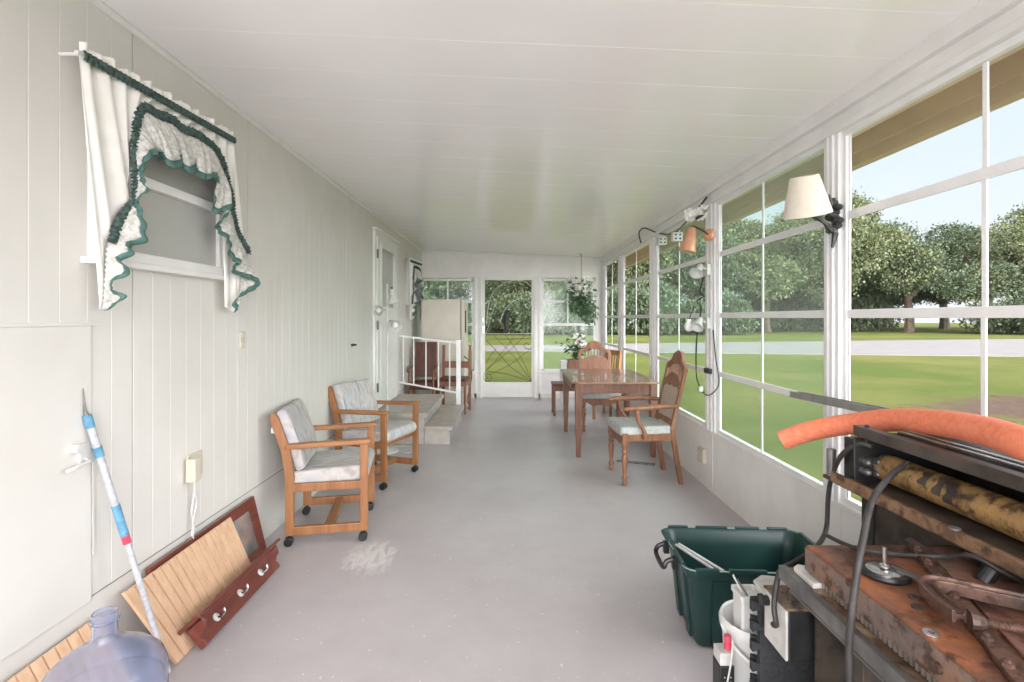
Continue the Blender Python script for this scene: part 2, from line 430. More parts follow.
# right knee wall, header
k = MB().box((XR, Y0, -.15), (XR+.08, YF+.1, .485)).box((XR-.012, Y0, .47), (XR+.09, YF+.05, .492))
for yy in (.9, 2.49, 4.06, 5.72, 7.4): k.box((XR-.003, yy-.02, .02), (XR, yy+.02, .47))
tag(k.build('wall_right', 'kneewall', bevel=.002), kind='structure')
h = MB().box((XR-.02, Y0, 2.30), (XR+.08, YF, 2.50)).box((XR-.05, Y0, 2.355), (XR+.0, YF, 2.47)).box((XR-.03, Y0, 2.275), (XR+.07, YF, 2.305))
tag(h.build('trim_3', 'trim', bevel=.003), kind='structure')
tag(MB().box((XR+.08, Y0, 2.40), (1.97, YF+.3, 2.42)).box((1.68, Y0, 2.42), (1.98, YF+.3, 2.6)).build('soffit', 'tan'), kind='structure')
tag(MB().box((1.94, Y0, 2.31), (1.98, YF+.3, 2.45)).box((1.96, Y0, 2.245), (2.02, YF+.3, 2.33)).build('fascia', 'brownb'), kind='structure')
# posts: (y0, y1)
posts = [(2.465, 2.585), (3.95, 4.17), (5.60, 5.85), (7.25, 7.55), (8.62, 8.83), (.82, .99)]
for i, (a, b) in enumerate(posts):
    p = MB().box((XR-.004, a, .485), (XR+.03, b, 2.30))
    wd = b-a
    for q in (.14, .38, .62, .86): p.box((XR-.016, a+wd*q-.012, .485), (XR, a+wd*q+.012, 2.29))
    p.box((XR-.026, a+wd*.30, .485), (XR, a+wd*.42, 2.29)).box((XR-.026, a+wd*.62, .485), (XR, a+wd*.74, 2.29))
    tag(p.build('trim_%d' % (i+4), 'alu', bevel=.002), kind='structure')
bays = [(-.61, .82, 'clear'), (.99, 2.465, 'clear'), (2.585, 3.95, 'vinyl'), (4.17, 5.60, 'vinyl'), (5.85, 7.25, 'clear'), (7.55, 8.62, 'clear')]
wn = -1
rows_z = [.49, .95, 1.40, 1.87, 2.28]
for (a, b, pm) in bays:
    wn += 1
    r = setting('window_%d' % (wn if wn else 10))
    fr = MB()
    for y in (a+.012, b-.012): fr.box((XR, y-.014, .49), (XR+.022, y+.014, 2.28))
    for z in (.505, 2.265): fr.box((XR-.0015, a, z-.018), (XR+.0235, b, z+.018))
    fr.build('window_frame', 'alu', r, bevel=.002)
    g = MB(); ym = (a+b)/2+(.012 if wn == 1 else 0)
    for i, z in enumerate(rows_z[1:-1]): g.box((XR+.002+.003*i, a, z-.020), (XR+.012+.003*i, b, z+.020))
    for i in range(4):
        x = XR+.004+.003*i; g.box((x, ym-.010, rows_z[i]), (x+.007, ym+.010, rows_z[i+1]))
        for y in (a+.03, b-.03): g.box((x, y-.009, rows_z[i]), (x+.007, y+.009, rows_z[i+1]))
    g.build('glazing_bars', 'alu', r, bevel=.002)
    pn = MB()
    for i in range(4):
        x = XR+.0075+.003*i; pn.add([(x, a+.03, rows_z[i]), (x, b-.03, rows_z[i]), (x, b-.03, rows_z[i+1]), (x, a+.03, rows_z[i+1])], [(0, 1, 2, 3)])
    pn.build('window_pane', pm, r)
# far wall
def fx(px): return (px-CX)*YF/F
def fz(py): return EYE-(py-CY)*YF/F
w = MB()
T = .10
zt = fz(277.5)
def fw(x0, x1, z0, z1, y0=YF, y1=YF+T): w.box((x0, y0, z0), (x1, y1, z1))
fw(XL-.1, fx(482), 0, fz(372)); fw(fx(534), XR+.05, 0, fz(372))
w.prism([(XL-.1, zt), (XR+.05, zt), (XR+.05, 2.5), (XL-.1, 2.62)], YF, YF+T, lambda a, b, t: V((a, t, b)))
fw(XL-.1, fx(421.5), fz(372), zt); fw(fx(474), fx(482), fz(372), zt); fw(fx(534), fx(541.5), fz(372), zt); fw(fx(596), XR+.05, fz(372), zt)
fw(XL-.1, fx(480), fz(373.5), fz(371), YF-.015, YF); fw(fx(537), XR, fz(373.5), fz(371), YF-.015, YF)
fw(fx(474.5), fx(476.5), 0, zt, YF-.012, YF); fw(fx(480), fx(482), 0, zt, YF-.02, YF); fw(fx(534), fx(536), 0, zt, YF-.02, YF); fw(fx(538.5), fx(540.5), 0, zt, YF-.012, YF)
fw(XL, XR, zt-.006, zt+.03, YF-.012, YF)
tag(w.build('wall_far', 'kneewall', bevel=.002), kind='structure')
tag(MB().tube([(XL, YF-.004, ZL-.01), (XR, YF-.004, ZR-.01)], .012, 8).build('trim_10', 'trim'), kind='structure')
tag(MB().box((XL, YF-.012, 0), (fx(480), YF, .08)).box((fx(537), YF-.012, 0), (XR, YF, .08)).build('baseboard_far', 'wall'), kind='structure')
for (x0, x1, xm, rows_v) in ((421.5, 474, 447.5, 2), (541.5, 596, 568, 2)):
    wn += 1; r = setting('window_%d' % wn)
    X0, X1 = fx(x0), fx(x1); zz = [fz(371), fz(348), fz(324.5), fz(301.5), fz(279)]
    fr = MB()
    for x in (X0+.015, X1-.015): fr.box((x-.02, YF+.02, zz[0]), (x+.02, YF+.07, zz[-1]))
    for z in (zz[0]+.01, zz[-1]-.01): fr.box((X0, YF+.02, z-.02), (X1, YF+.07, z+.02))
    fr.build('window_frame', 'alu', r, bevel=.002)
    g = MB()
    for z in zz[1:-1]: g.box((X0, YF+.025, z-.022), (X1, YF+.05, z+.022))
    g.box((fx(xm)-.013, YF+.03, zz[2]), (fx(xm)+.013, YF+.045, zz[4]))
    g.build('glazing_bars', 'alu', r, bevel=.002)
    y = YF+.038
    MB().add([(X0, y, zz[0]), (X1, y, zz[0]), (X1, y, zz[4]), (X0, y, zz[4])], [(0, 1, 2, 3)]).build('window_pane', 'vinyl', r)
# screen door with wrought scrolls
d = setting('door_1')
y0 = YF+.01; y1 = YF+.045
A, B = fx(482), fx(534); zb, ztp = .015, fz(277.8)
gl0, gl1, gz0, gz1 = fx(484.8), fx(531.6), fz(382.3), fz(280)
MB().ring([(A, zb), (B, zb), (B, ztp), (A, ztp)], [(gl0, gz0), (gl1, gz0), (gl1, gz1), (gl0, gz1)], y0, y1, lambda a, b, t: V((a, t, b))).box((gl0+.04, y0-.004, .09), (gl1-.04, y0, gz0-.07)).build('door_frame', 'door', d, bevel=.003)
MB().add([(gl0, y0+.02, gz0), (gl1, y0+.02, gz0), (gl1, y0+.02, gz1), (gl0, y0+.02, gz1)], [(0, 1, 2, 3)]).build('door_screen', 'screen', d)
gm = MB(); gd = MB()
def dp(cx, cy): return V((fx(470+cx/4.547), YF+.014, fz(260+cy/4.547)))   # points measured in the door close-up
def crv(pts, r=.006, n=24): (gd if min(p[1] for p in pts) > 338 else gm).tube(lerp_path([dp(*p) for p in pts], n), r, 6)
crv([(75, 290), (85, 200), (110, 140), (150, 108), (200, 92), (250, 98), (282, 125)])
crv([(138, 288), (150, 240), (180, 200), (220, 178), (258, 180), (276, 198), (270, 218), (255, 216), (252, 203), (262, 198)])
crv([(66, 345), (85, 300), (95, 255), (110, 215)], .004)
crv([(66, 335), (280, 335)], .007, 6); crv([(135, 360), (280, 357)], .004, 6)
crv([(75, 365), (170, 470), (190, 490), (280, 553)], .005); crv([(110, 345), (200, 440), (280, 552)], .004); crv([(160, 340), (230, 440), (280, 550)], .004)
crv([(280, 400), (190, 470), (90, 520)], .004); crv([(250, 345), (170, 420), (70, 505)], .004); crv([(200, 350), (130, 440), (75, 500)], .004); crv([(120, 400), (90, 440), (75, 470)], .004)
crv([(75, 505), (170, 520), (280, 553)], .005); crv([(68, 510), (62, 535), (75, 552), (95, 545), (95, 525), (80, 518), (74, 530), (84, 538)], .006)
crv([(280, 405), (255, 402), (245, 388), (256, 378), (270, 386)], .005)
gm.build('scroll_grille', 'white', d, smooth=True); gd.build('lattice_grille', 'bronze', d, smooth=True)
bird = MB().tube(lerp_path([dp(163, 333), dp(164, 300), dp(163, 270), dp(168, 245), dp(176, 232)], 16), [.016+.036*math.sin(min(1, i/12)*PI*.6) for i in range(17)], 8)
bird.sphere(dp(176, 235), .035, 10, 6, (1, .5, .9)).tube([dp(168, 236), dp(158, 246)], [.012, .003], 6)
bird.build('bird_ornament', 'bronze', d, smooth=True)
MB().box((A+.012, y0-.03, fz(333)), (A+.04, y0, fz(326))).cyl((A+.026, y0-.06, fz(329)), (A+.026, y0, fz(329)), .012).box((A+.014, y0-.02, fz(322)), (A+.03, y0, fz(318))).build('door_handle', 'chrome', d, bevel=.002)
# house door on the left wall
d2 = setting('door_2')
ya, yb, z0, z1 = 5.66, 6.78, .36, 2.36
cs = MB()
cs.box((XL, ya, z0), (XL+.03, ya+.07, z1)).box((XL, yb-.07, z0), (XL+.03, yb, z1)).box((XL, ya+.002, z1-.07), (XL+.033, yb-.002, z1-.001)).box((XL, ya-.02, z1), (XL+.06, yb+.02, z1+.025))
cs.build('door_casing', 'trim', d2, bevel=.003)
lf = MB().ring([(ya+.07, z0), (yb-.07, z0), (yb-.07, z1-.07), (ya+.07, z1-.07)], [(ya+.22, 1.5), (yb-.22, 1.5), (yb-.22, 2.2), (ya+.22, 2.2)], XL+.004, XL+.04, lambda a, b, t: V((t, a, b)))
lf.ring([(ya+.19, 1.47), (yb-.19, 1.47), (yb-.19, 2.23), (ya+.19, 2.23)], [(ya+.23, 1.51), (yb-.23, 1.51), (yb-.23, 2.19), (ya+.23, 2.19)], XL+.04, XL+.052, lambda a, b, t: V((t, a, b)))
lf.box((XL+.04, ya+.2, .5), (XL+.046, yb-.2, 1.3))
lf.build('door_leaf', 'door', d2, bevel=.003)
MB().add([(XL+.02, ya+.2, 1.48), (XL+.02, yb-.2, 1.48), (XL+.02, yb-.2, 2.22), (XL+.02, ya+.2, 2.22)], [(0, 1, 2, 3)]).build('door_pane', 'gglass', d2)
for z in (.6, 1.3, 2.1):
    MB().box((XL+.035, ya+.055, z-.05), (XL+.048, ya+.085, z+.05)).build('hinge', 'grey', d2, bevel=.002)
MB().cyl((XL+.04, yb-.13, 1.3), (XL+.09, yb-.13, 1.3), .012).sphere((XL+.105, yb-.13, 1.3), .028).build('door_knob', 'chrome', d2, smooth=True)

# house windows on the left wall
def house_window(n, ya, yb, za, zb, zm):
    r = setting('window_%d' % n)
    f = lambda a, b, t: V((t, a, b))
    MB().ring([(ya, za), (yb, za), (yb, zb), (ya, zb)], [(ya+.045, za+.045), (yb-.045, za+.045), (yb-.045, zb-.045), (ya+.045, zb-.045)], XL-.005, XL+.045, f).box((XL, ya-.03, za-.02), (XL+.055, yb+.02, za+.004)).build('window_frame', 'trim', r, bevel=.003)
    MB().box((XL+.01, ya+.04, zm-.02), (XL+.04, yb-.04, zm+.02)).box((XL+.01, yb-.075, za+.04), (XL+.03, yb-.04, zm)).box((XL+.01, ya+.04, za+.04), (XL+.03, ya+.07, zm)).build('glazing_bars', 'trim', r, bevel=.003)
    MB().box((XL+.002, ya+.04, za+.04), (XL+.012, yb-.04, zb-.04)).build('window_pane', 'gglass', r)
house_window(8, 1.84, 2.70, 1.595, 2.27, 1.935)
house_window(9, 7.50, 8.40, 1.595, 2.22, 1.935)

# ------------------------------------------------------------------ CURTAIN with arched ruffle
XC = -1.455
def cp(p): return onx(p[0], p[1], XC)
E_ = [(100,311,.0),(123,297,.05),(105,285,.01),(129,273,.055),(119,263,.02),(132,253,.055),(128,246,.02),(144,241,.06),(141,215,.05),(134,197,.02),(145,192,.06),(141,178,.02),(143,163,.05),(155,155,.05),(157,160,.015),(162,160,.05),(170,168,.065),(179,167,.06),(181,160,.02),(183,170,.05),(189,174,.06),(194,170,.03),(196,176,.05),(204,180,.065),(213,178,.055),(216,186,.02),(212,200,.03),(213,214,.02),(229,209,.055),(222,219,.04),(214,226,.01),(216,232,.03),(226,241,.055),(228,257,.03),(237,264,.05),(230,268,.015),(233,274,.02),(258,285,.06),(233,301,.01),(234,313,.02)]
H_ = [(100,309,0),(101,300,0),(102,285,0),(103,268,0),(104,256,.0),(106,244,.01),(108,238,.02),(112,226,.05),(120,212,.08),(128,203,.12),(130,188,.16),(129,172,.2),(129,150,.24),(130,132,.3),(133,117,.35),(139,107,.40),(145,110,.43),(152,114,.47),(160,117,.52),(168,120,.57),(174,126,.62),(181,130,.66),(190,133,.72),(197,137,.77),(203,142,.8),(210,147,.84),(216,156,.87),(220,165,.89),(222,173,.9),(225,186,.92),(228,197,.94),(229,208,.95),(231,220,.96),(234,231,.97),(238,240,.98),(243,248,.99),(245,254,1),(242,264,1),(239,280,1),(236,300,1)]
NS = 390
Hp = lerp_path([cp(p) for p in H_], NS); Ep = lerp_path([onx(p[0], p[1], XC+p[2]+.012) for p in E_], NS)
R0, R1 = onx(79, 54, XC), onx(232, 140, XC)
fr_ = lerp_path([(p[2], 0, 0) for p in H_], NS)
def rod(f): return R0.lerp(R1, f)
arc = [0]
for i in range(NS): arc.append(arc[-1]+(Ep[i+1]-Ep[i]).length*.6+(Hp[i+1]-Hp[i]).length*.4)
def rib(u):
    i = min(NS, int(round(u*NS))); return max(.35, 1-.032/max(.01, (Ep[i]-Hp[i]).length))
def ruffle(u, v):
    i = min(NS, int(round(u*NS))); p = Hp[i].lerp(Ep[i], v); ph = arc[i]/.022*2*PI
    return p+V((.008+.016*math.sin(v*PI)+.004*math.sin(ph)*(1-v)+.007*v*math.sin(arc[i]/.055*2*PI), 0, 0))
cur = thing('swag_curtain', 'white swag curtain with green trimmed lace ruffle over the nearest wall window', 'curtain', (XC, 2.2, 1.5))
def panel(u, v):
    i = min(NS, int(round(u*NS))); h = Hp[i]; r = rod(min(1, max(0, fr_[i].x)))
    p = r.lerp(h, v)
    return p+V((.010*math.sin(fr_[i].x*70)*(1-.3*v)+.006*math.sin(u*40)*v, 0, 0))
MB().grid(NS, 14, panel).build('swag_panel', 'cloth', cur, world=True, smooth=True, solid=.002)
for q in ([(224,228),(240,240),(237,313),(226,307)], [(100,238),(113,228),(116,302),(101,309)]):
    a, b, c_, d_ = [cp(p) for p in q]
    MB().grid(12, 8, lambda u, v: a.lerp(b, u).lerp(d_.lerp(c_, u), v)+V((-.006+.006*math.sin(u*9), 0, 0))).build('side_tail', 'cloth', cur, world=True, smooth=True, solid=.002)
MB().grid(200, 3, lambda u, v: rod(u)+V((.012*math.sin(u*95), 0, .012+.03*v+.007*math.sin(u*57)*v))).build('heading_frill', 'cloth', cur, world=True, smooth=True, solid=.002)
MB().grid(240, 4, lambda u, v: rod(u)+V((.014+.006*math.sin(v*PI)+.003*math.sin(u*260), 0, -.02+.033*v))).build('rod_pocket', 'greend', cur, world=True, smooth=True, solid=.003)
MB().grid(NS, 8, lambda u, v: ruffle(u, v*rib(u))).build('lace_ruffle', 'lace', cur, world=True, smooth=True, solid=.002)
MB().grid(NS, 3, lambda u, v: ruffle(u, rib(u)+v*(1-rib(u)))+V((.001, 0, 0))).build('ribbon_trim', 'green', cur, world=True, smooth=True, solid=.003)
def band(u, v):
    i = int(round((5+u*31)/39*NS)); i0, i1 = max(0, i-6), min(NS, i+6)
    tg = (Hp[i1]-Hp[i0]).normalized(); nn = V((1, 0, 0)).cross(tg)
    if nn.dot(Ep[i]-Hp[i]) < 0: nn = -nn
    return Hp[i]+nn*(-.018+.036*v)+V((.02+.010*math.sin(v*PI)+.006*math.sin(arc[i]/.016*2*PI), 0, .004*math.sin(arc[i]/.021*2*PI)))
MB().grid(NS, 4, band).build('gathered_band', 'greend', cur, world=True, smooth=True, solid=.003)
dup(cur, (XC, 2.2+5.66, 1.44), 0, 'swag curtain on the far wall window just past the white house door')
for dy, dz, lab in ((0, 0, 'thin curtain rod over the nearest wall window'), (5.66, -.06, 'thin curtain rod over the far wall window past the door')):
    a, b = R0+V((0, dy-.012, dz)), R1+V((0, dy+.012, dz))
    rd = MB().tube([a, b], .008, 10)
    for e in (a, b): rd.tube([(XL, e.y+.012, e.z), (e.x, e.y+.012, e.z)], .006, 8)
    tag(rd.build('curtain_rod', 'trim', smooth=True), lab, 'curtain rod', 'curtain rods')

# ------------------------------------------------------------------ OAK CASTER CHAIRS
def make_oak():
    t = thing('oak_armchair', 'oak armchair with striped cushions on casters, nearest the camera', 'chair', group='oak caster armchairs')
    hw = .255
    def side(s):
        o = MB(); yA = s*hw-.015; yB = s*hw+.015
        f = lambda a, b, tt: V((a, tt, b))
        rear = [(-.245,.062),(-.195,.062),(-.195,.42),(-.215,.58),(-.285,.78),(-.305,.81),(-.33,.80),(-.335,.775),(-.27,.58),(-.245,.42)]
        o.prism(rear, yA, yB, f)
        o.prism([(.19,.062),(.24,.062),(.24,.605),(.19,.605)], yA, yB, f)
        o.prism([(-.2,.062),(.2,.062),(.2,.115),(-.2,.115)], yA, yB, f)
        o.prism([(-.2,.325),(.2,.325),(.2,.375),(-.2,.375)], yA, yB, f)
        return o
    for s in (-1, 1):
        side(s).build('side_frame', 'oak', t, bevel=.005)
        MB().prism([(-.25,.585),(.24,.60),(.26,.612),(.25,.632),(-.24,.617)], s*hw-.028, s*hw+.028, lambda a, b, tt: V((a, tt, b))).build('armrest', 'oakx', t, bevel=.008)
    MB().box((-.025, -hw, .072), (.03, hw, .112)).build('stretcher', 'oaky', t, bevel=.004)
    for x0 in (.165, -.2): MB().box((x0, -hw, .325), (x0+.03, hw, .372)).build('seat_rail', 'oaky', t, bevel=.004)
    MB().prism([(-.22,.355),(.23,.365),(.245,.41),(.235,.452),(.18,.462),(-.22,.44)], -.238, .238, lambda a, b, tt: V((a, tt, b))).build('seat_cushion', 'fabric', t, bevel=.02, seg=4, smooth=True)
    MB().prism([(-.185,.435),(-.135,.46),(-.165,.60),(-.235,.79),(-.262,.825),(-.30,.815),(-.305,.79),(-.235,.58)], -.238, .238, lambda a, b, tt: V((a, tt, b))).build('back_cushion', 'fabric', t, bevel=.018, seg=4, smooth=True)
    MB().bar((-.318, -hw, .70), (-.318, hw, .70), .02, .035).build('back_rail', 'white', t, bevel=.003)
    for x in (-.22, .215):
        for s in (-1, 1):
            c = MB()
            for e in (-.014, .014): c.cyl((x-.006, s*hw+e-.009, .026), (x-.006, s*hw+e+.009, .026), .026, 16)
            c.box((x-.02, s*hw-.008, .03), (x+.012, s*hw+.008, .052)).cyl((x, s*hw, .04), (x, s*hw, .07), .009, 10)
            c.build('caster', 'black', t, bevel=.003)
    return t
oak = make_oak()
oak.location = (-1.165, 3.395, 0); oak.rotation_euler.z = math.radians(10.5)
dup(oak, (-1.135, 4.43, 0), math.radians(-19), 'oak armchair with striped cushions on casters, second one, beside the floor lamp')

# ------------------------------------------------------------------ CARVED DINING CHAIRS
def make_dining(arms, label, group=None):
    t = thing('dining_chair', label, 'chair', group=group)
    lean = math.radians(13)
    def bp(u, v, tt): return V((-.205-v*math.sin(lean)+tt*math.cos(lean), u, .46+v*math.cos(lean)+tt*math.sin(lean)))
    turned = [(.012,0),(.019,.008),(.021,.025),(.014,.045),(.022,.06),(.022,.075),(.013,.09),(.018,.13),(.024,.19),(.027,.23),(.018,.26),(.025,.275),(.025,.29),(.016,.305),(.024,.325),(.024,.34)]
    for s in (-1, 1):
        MB().lathe(turned, (.20, s*.215, 0), 16).box((.176, s*.215-.024, .34), (.224, s*.215+.024, .44)).build('leg', 'din', t, smooth=True)
        MB().prism([(-.30,0),(-.262,0),(-.225,.2),(-.195,.40),(-.185,.47),(-.225,.47),(-.235,.40),(-.265,.2)], s*.2-.017, s*.2+.017, lambda a, b, tt: V((a, tt, b))).build('leg', 'din', t, bevel=.005)
    fr = MB().box((.185, -.2, .37), (.215, .2, .43)).box((-.21, -.19, .37), (-.185, .19, .43))
    for s in (-1, 1): fr.bar((-.2, s*.2, .40), (.2, s*.218, .40), .024, .06)
    # scalloped apron
    sc = [(-.19,.385)]+[(-.19+.38*i/16, .345+.02*math.cos(i/16*4*PI)-.03*math.exp(-((i-8)/2.2)**2)) for i in range(17)]+[(.19,.385)]
    fr.prism(sc, .19, .212, lambda a, b, tt: V((tt, a, b)))
    fr.build('seat_frame', 'din', t, bevel=.003)
    MB().prism([(.235,-.235),(.245,-.1),(.245,.1),(.235,.235),(-.2,.205),(-.2,-.205)], .412, .492, lambda a, b, tt: V((a, b, tt))).build('seat_cushion', 'cush', t, bevel=.022, seg=4, smooth=True)
    st = MB()
    for s in (-1, 1): st.prism([(s*.165,0),(s*.205,0),(s*.215,.52),(s*.195,.55),(s*.175,.52)], -.014, .014, bp)
    st.prism([(-.17,.03),(.17,.03),(.17,.08),(-.17,.08)], -.012, .012, bp)
    st.build('back_frame', 'din', t, bevel=.004)
    cb_ = .33 if arms else .25; ct_ = cb_+.02
    def arch(w_, z0, hgt, n=16): return [(-w_+2*w_*i/n, z0+hgt*math.sin(PI*i/n)**.8) for i in range(n+1)]
    lo = arch(.172, .40, .07)
    MB().prism([(-.172,cb_)]+[(-.12,cb_+.03), (-.05,cb_+.02), (0,cb_+.04), (.05,cb_+.02), (.12,cb_+.03)]+[(.172,cb_)]+lo[::-1], -.014, .016, bp).build('lower_crest', 'din', t, bevel=.005)
    MB().prism([(-.168,.075),(.168,.075),(.172,ct_),(.05,ct_+.03),(0,ct_+.035),(-.05,ct_+.03),(-.172,ct_)], -.004, .004, bp).build('cane_panel', 'cane', t)
    up = [(-.205,.50),(-.2,.545),(-.15,.56),(-.115,.585),(-.095,.625),(-.06,.655),(0,.67),(.06,.655),(.095,.625),(.115,.585),(.15,.56),(.2,.545),(.205,.50)]
    inn = [(.175,.50),(.12,.525),(.06,.555),(0,.565),(-.06,.555),(-.12,.525),(-.175,.50)]
    cr = MB().prism(up+inn, -.016, .018, bp)
    cr.tube([bp(.07*math.cos(a), .60+.045*math.sin(a), .019) for a in [i*2*PI/20 for i in range(21)]], .007, 6)
    cr.tube([bp(-.17+.34*i/20, .525+.075*math.sin(PI*i/20), .019) for i in range(21)], .006, 6)
    cr.build('crest', 'din', t, bevel=.005)
    sp = MB()
    for u in (-.12, -.08, -.04, 0, .04, .08, .12):
        zt_ = .53+.03*math.cos(u*10); zb_ = .40+.07*math.sin(PI*(u+.172)/.344)**.8
        sp.tube([bp(u, zb_-.01, 0), bp(u, (zb_+zt_)/2, 0), bp(u, zt_+.02, 0)], [.006, .009, .006], 8)
    sp.build('spindles', 'din', t, smooth=True)
    if arms:
        for s in (-1, 1):
            a = MB().tube(lerp_path([bp(s*.2, .2, 0), (-.10, s*.235, .66), (.06, s*.262, .655), (.16, s*.262, .652), (.20, s*.258, .648)], 16), [.016+.008*math.sin(PI*i/16) for i in range(17)], 10)
            a.sphere((.20, s*.258, .646), .023, 12, 8, (1.2, 1, .75))
            a.tube(lerp_path([(.03, s*.226, .40), (.05, s*.245, .47), (.10, s*.262, .55), (.11, s*.262, .64)], 12), [.022, .021, .02, .018, .016, .015, .015, .015, .016, .017, .018, .018, .016], 10)
            a.build('armrest', 'din', t, smooth=True)
    return t
A_ = make_dining(True, 'carved cane-back dining armchair in front of the table by the windows')
A_.location = (1.13, 4.44, 0); A_.rotation_euler.z = PI+.06; A_.scale = (1, 1, .985)
B_ = make_dining(False, 'carved dining side chair pushed in behind the table, facing the camera')
B_.location = (1.11, 6.42, 0); B_.rotation_euler.z = -PI/2; B_.scale = (1, 1, .97)

# slat backed chairs
def make_slat(label, group):
    t = thing('slat_chair', label, 'chair', group=group)
    for s in (-1, 1):
        MB().prism([(-.21,0),(-.18,0),(-.17,.44),(-.22,.92),(-.25,.92),(-.21,.44)], s*.19-.016, s*.19+.016, lambda a, b, tt: V((a, tt, b))).build('leg', 'slat', t, bevel=.004)
        MB().bar((.18, s*.19, 0), (.18, s*.19, .43), .034, .034, (1, 0, 0)).build('leg', 'slat', t, bevel=.004)
    MB().box((-.19, -.19, .37), (.19, .19, .42)).build('seat_frame', 'slat', t, bevel=.003)
    MB().box((-.185, -.2, .42), (.21, .2, .47)).build('seat_cushion', 'cush', t, bevel=.02, seg=3, smooth=True)
    MB().bar((-.23, -.2, .89), (-.23, .2, .89), .025, .07).build('back_rail', 'slat', t, bevel=.004); MB().bar((-.19, -.19, .55), (-.19, .19, .55), .02, .04).build('back_rail', 'slat', t, bevel=.004)
    for i in range(5):
        y = -.13+.065*i
        MB().bar((-.193, y, .55), (-.228, y, .88), .026, .012, (1, 0, 0)).build('slat', 'slat', t, bevel=.002)
    return t
S1 = make_slat('light brown slat-back chair behind the table at the right windows', 'slat-back chairs')
S1.location = (1.25, 7.22, 0); S1.rotation_euler.z = PI+.35
# chairs stored behind the steps
def make_stored(label):
    t = thing('wooden_side_chair', label, 'chair')
    for s in (-1, 1):
        MB().prism([(-.2,0),(-.17,0),(-.165,.45),(-.2,.97),(-.235,.97),(-.2,.45)], s*.2-.02, s*.2+.02, lambda a, b, tt: V((a, tt, b))).build('leg', 'din', t, bevel=.004)
        MB().tube([(.17, s*.19, 0), (.17, s*.19, .4)], [.014, .022], 10).build('leg', 'din', t, smooth=True)
    MB().box((-.2, -.21, .40), (.19, .21, .47)).build('seat_frame', 'din', t, bevel=.004)
    MB().box((-.18, -.2, .465), (.2, .2, .51)).build('seat', 'dkwood', t, bevel=.015, seg=3)
    MB().bar((-.19, -.2, .68), (-.19, .2, .68), .022, .10).build('back_rail', 'din', t, bevel=.004)
    return t
st1 = make_stored('brown wooden chair stored between the stair railing and the cream refrigerator')
st1.location = (-.82, 7.53, 0); st1.rotation_euler.z = -PI/2-.08
def make_upholstered():
    t = thing('dark_wood_armchair', 'dark wooden armchair stored behind the railing, between the left wall and the brown wooden chair', 'chair')
    for s in (-1, 1):
        MB().prism([(-.22,0),(-.18,0),(-.16,.42),(-.24,1.02),(-.28,1.0),(-.21,.42)], s*.2-.02, s*.2+.02, lambda a, b, tt: V((a, tt, b))).build('leg', 'din', t, bevel=.004)
        MB().tube([(.18, s*.2, 0), (.18, s*.2, .62)], [.016, .02], 10).build('leg', 'din', t, smooth=True)
        MB().tube(lerp_path([(-.2, s*.21, .66), (.0, s*.23, .66), (.2, s*.22, .62)], 8), .02, 8).build('armrest', 'din', t, smooth=True)
    MB().box((-.2, -.2, .36), (.2, .2, .46)).build('seat', 'dkwood', t, bevel=.015, seg=3)
    MB().prism([(-.165,.5),(-.19,.5),(-.265,1.0),(-.24,1.02)], -.18, .18, lambda a, b, tt: V((a, tt, b))).build('back_panel', 'dkwood', t, bevel=.006)
    return t
u1 = make_upholstered(); u1.location = (-1.265, 7.48, 0); u1.rotation_euler.z = -PI/2; u1.scale = (1, .86, 1)

# ------------------------------------------------------------------ DINING TABLE
T_ = thing('dining_table', 'reddish brown wooden dining table with a glossy top by the windows', 'table', (1.05, 5.7, 0))
tx0, tx1, ty0, ty1 = .62, 1.48, 5.02, 6.36
ch = .05
MB().prism([(tx0+ch,ty0),(tx1-ch,ty0),(tx1,ty0+ch),(tx1,ty1-ch),(tx1-ch,ty1),(tx0+ch,ty1),(tx0,ty1-ch),(tx0,ty0+ch)], .727, .75, lambda a, b, t: V((a, b, t))).build('tabletop', 'tabtop', T_, world=True, bevel=.006, seg=3)
MB().box((tx0+.05, ty0+.05, .635), (tx1-.05, ty0+.075, .727)).box((tx0+.05, ty1-.1, .635), (tx1-.05, ty1-.075, .727)).box((tx0+.04, ty0+.06, .635), (tx0+.065, ty1-.08, .727)).box((tx1-.065, ty0+.06, .635), (tx1-.04, ty1-.08, .727)).build('apron', 'tab', T_, world=True, bevel=.002)
MB().prism([(ty0+.2,.727),(ty1-.2,.727),(ty1-.23,.66),(ty0+.23,.66)], tx0+.008, tx0+.026, lambda a, b, t: V((t, a, b))).build('folded_leaf', 'tab', T_, world=True, bevel=.002)
for x in (tx0+.06, tx1-.06):
    for y in (ty0+.065, ty1-.13):
        lg = MB(); a, b = .034, .021
        lg.add([(x-b,y-b,0),(x+b,y-b,0),(x+b,y+b,0),(x-b,y+b,0),(x-a,y-a,.5),(x+a,y-a,.5),(x+a,y+a,.5),(x-a,y+a,.5),(x-a,y-a,.727),(x+a,y-a,.727),(x+a,y+a,.727),(x-a,y+a,.727)],
               [(3,2,1,0)]+[(i,(i+1)%4,4+(i+1)%4,4+i) for i in range(4)]+[(4+i,4+(i+1)%4,8+(i+1)%4,8+i) for i in range(4)]+[(8,9,10,11)])
        lg.build('leg', 'tab', T_, world=True, bevel=.004)
# wooden stool behind the table
st = thing('wooden_stool', 'low dark wooden stool behind the left end of the table', 'stool', (.80, 7.35, 0))
MB().box((-.2, -.16, .42), (.2, .16, .455)).build('seat', 'dkwood', st, bevel=.006)
for x in (-.175, .175):
    for y in (-.135, .135): MB().bar((x, y, 0), (x, y, .42), .034, .034, (1, 0, 0)).build('leg', 'tab', st, bevel=.003)
for y in (-.145, .125): MB().box((-.17, y, .35), (.17, y+.02, .42)).build('apron', 'tab', st)

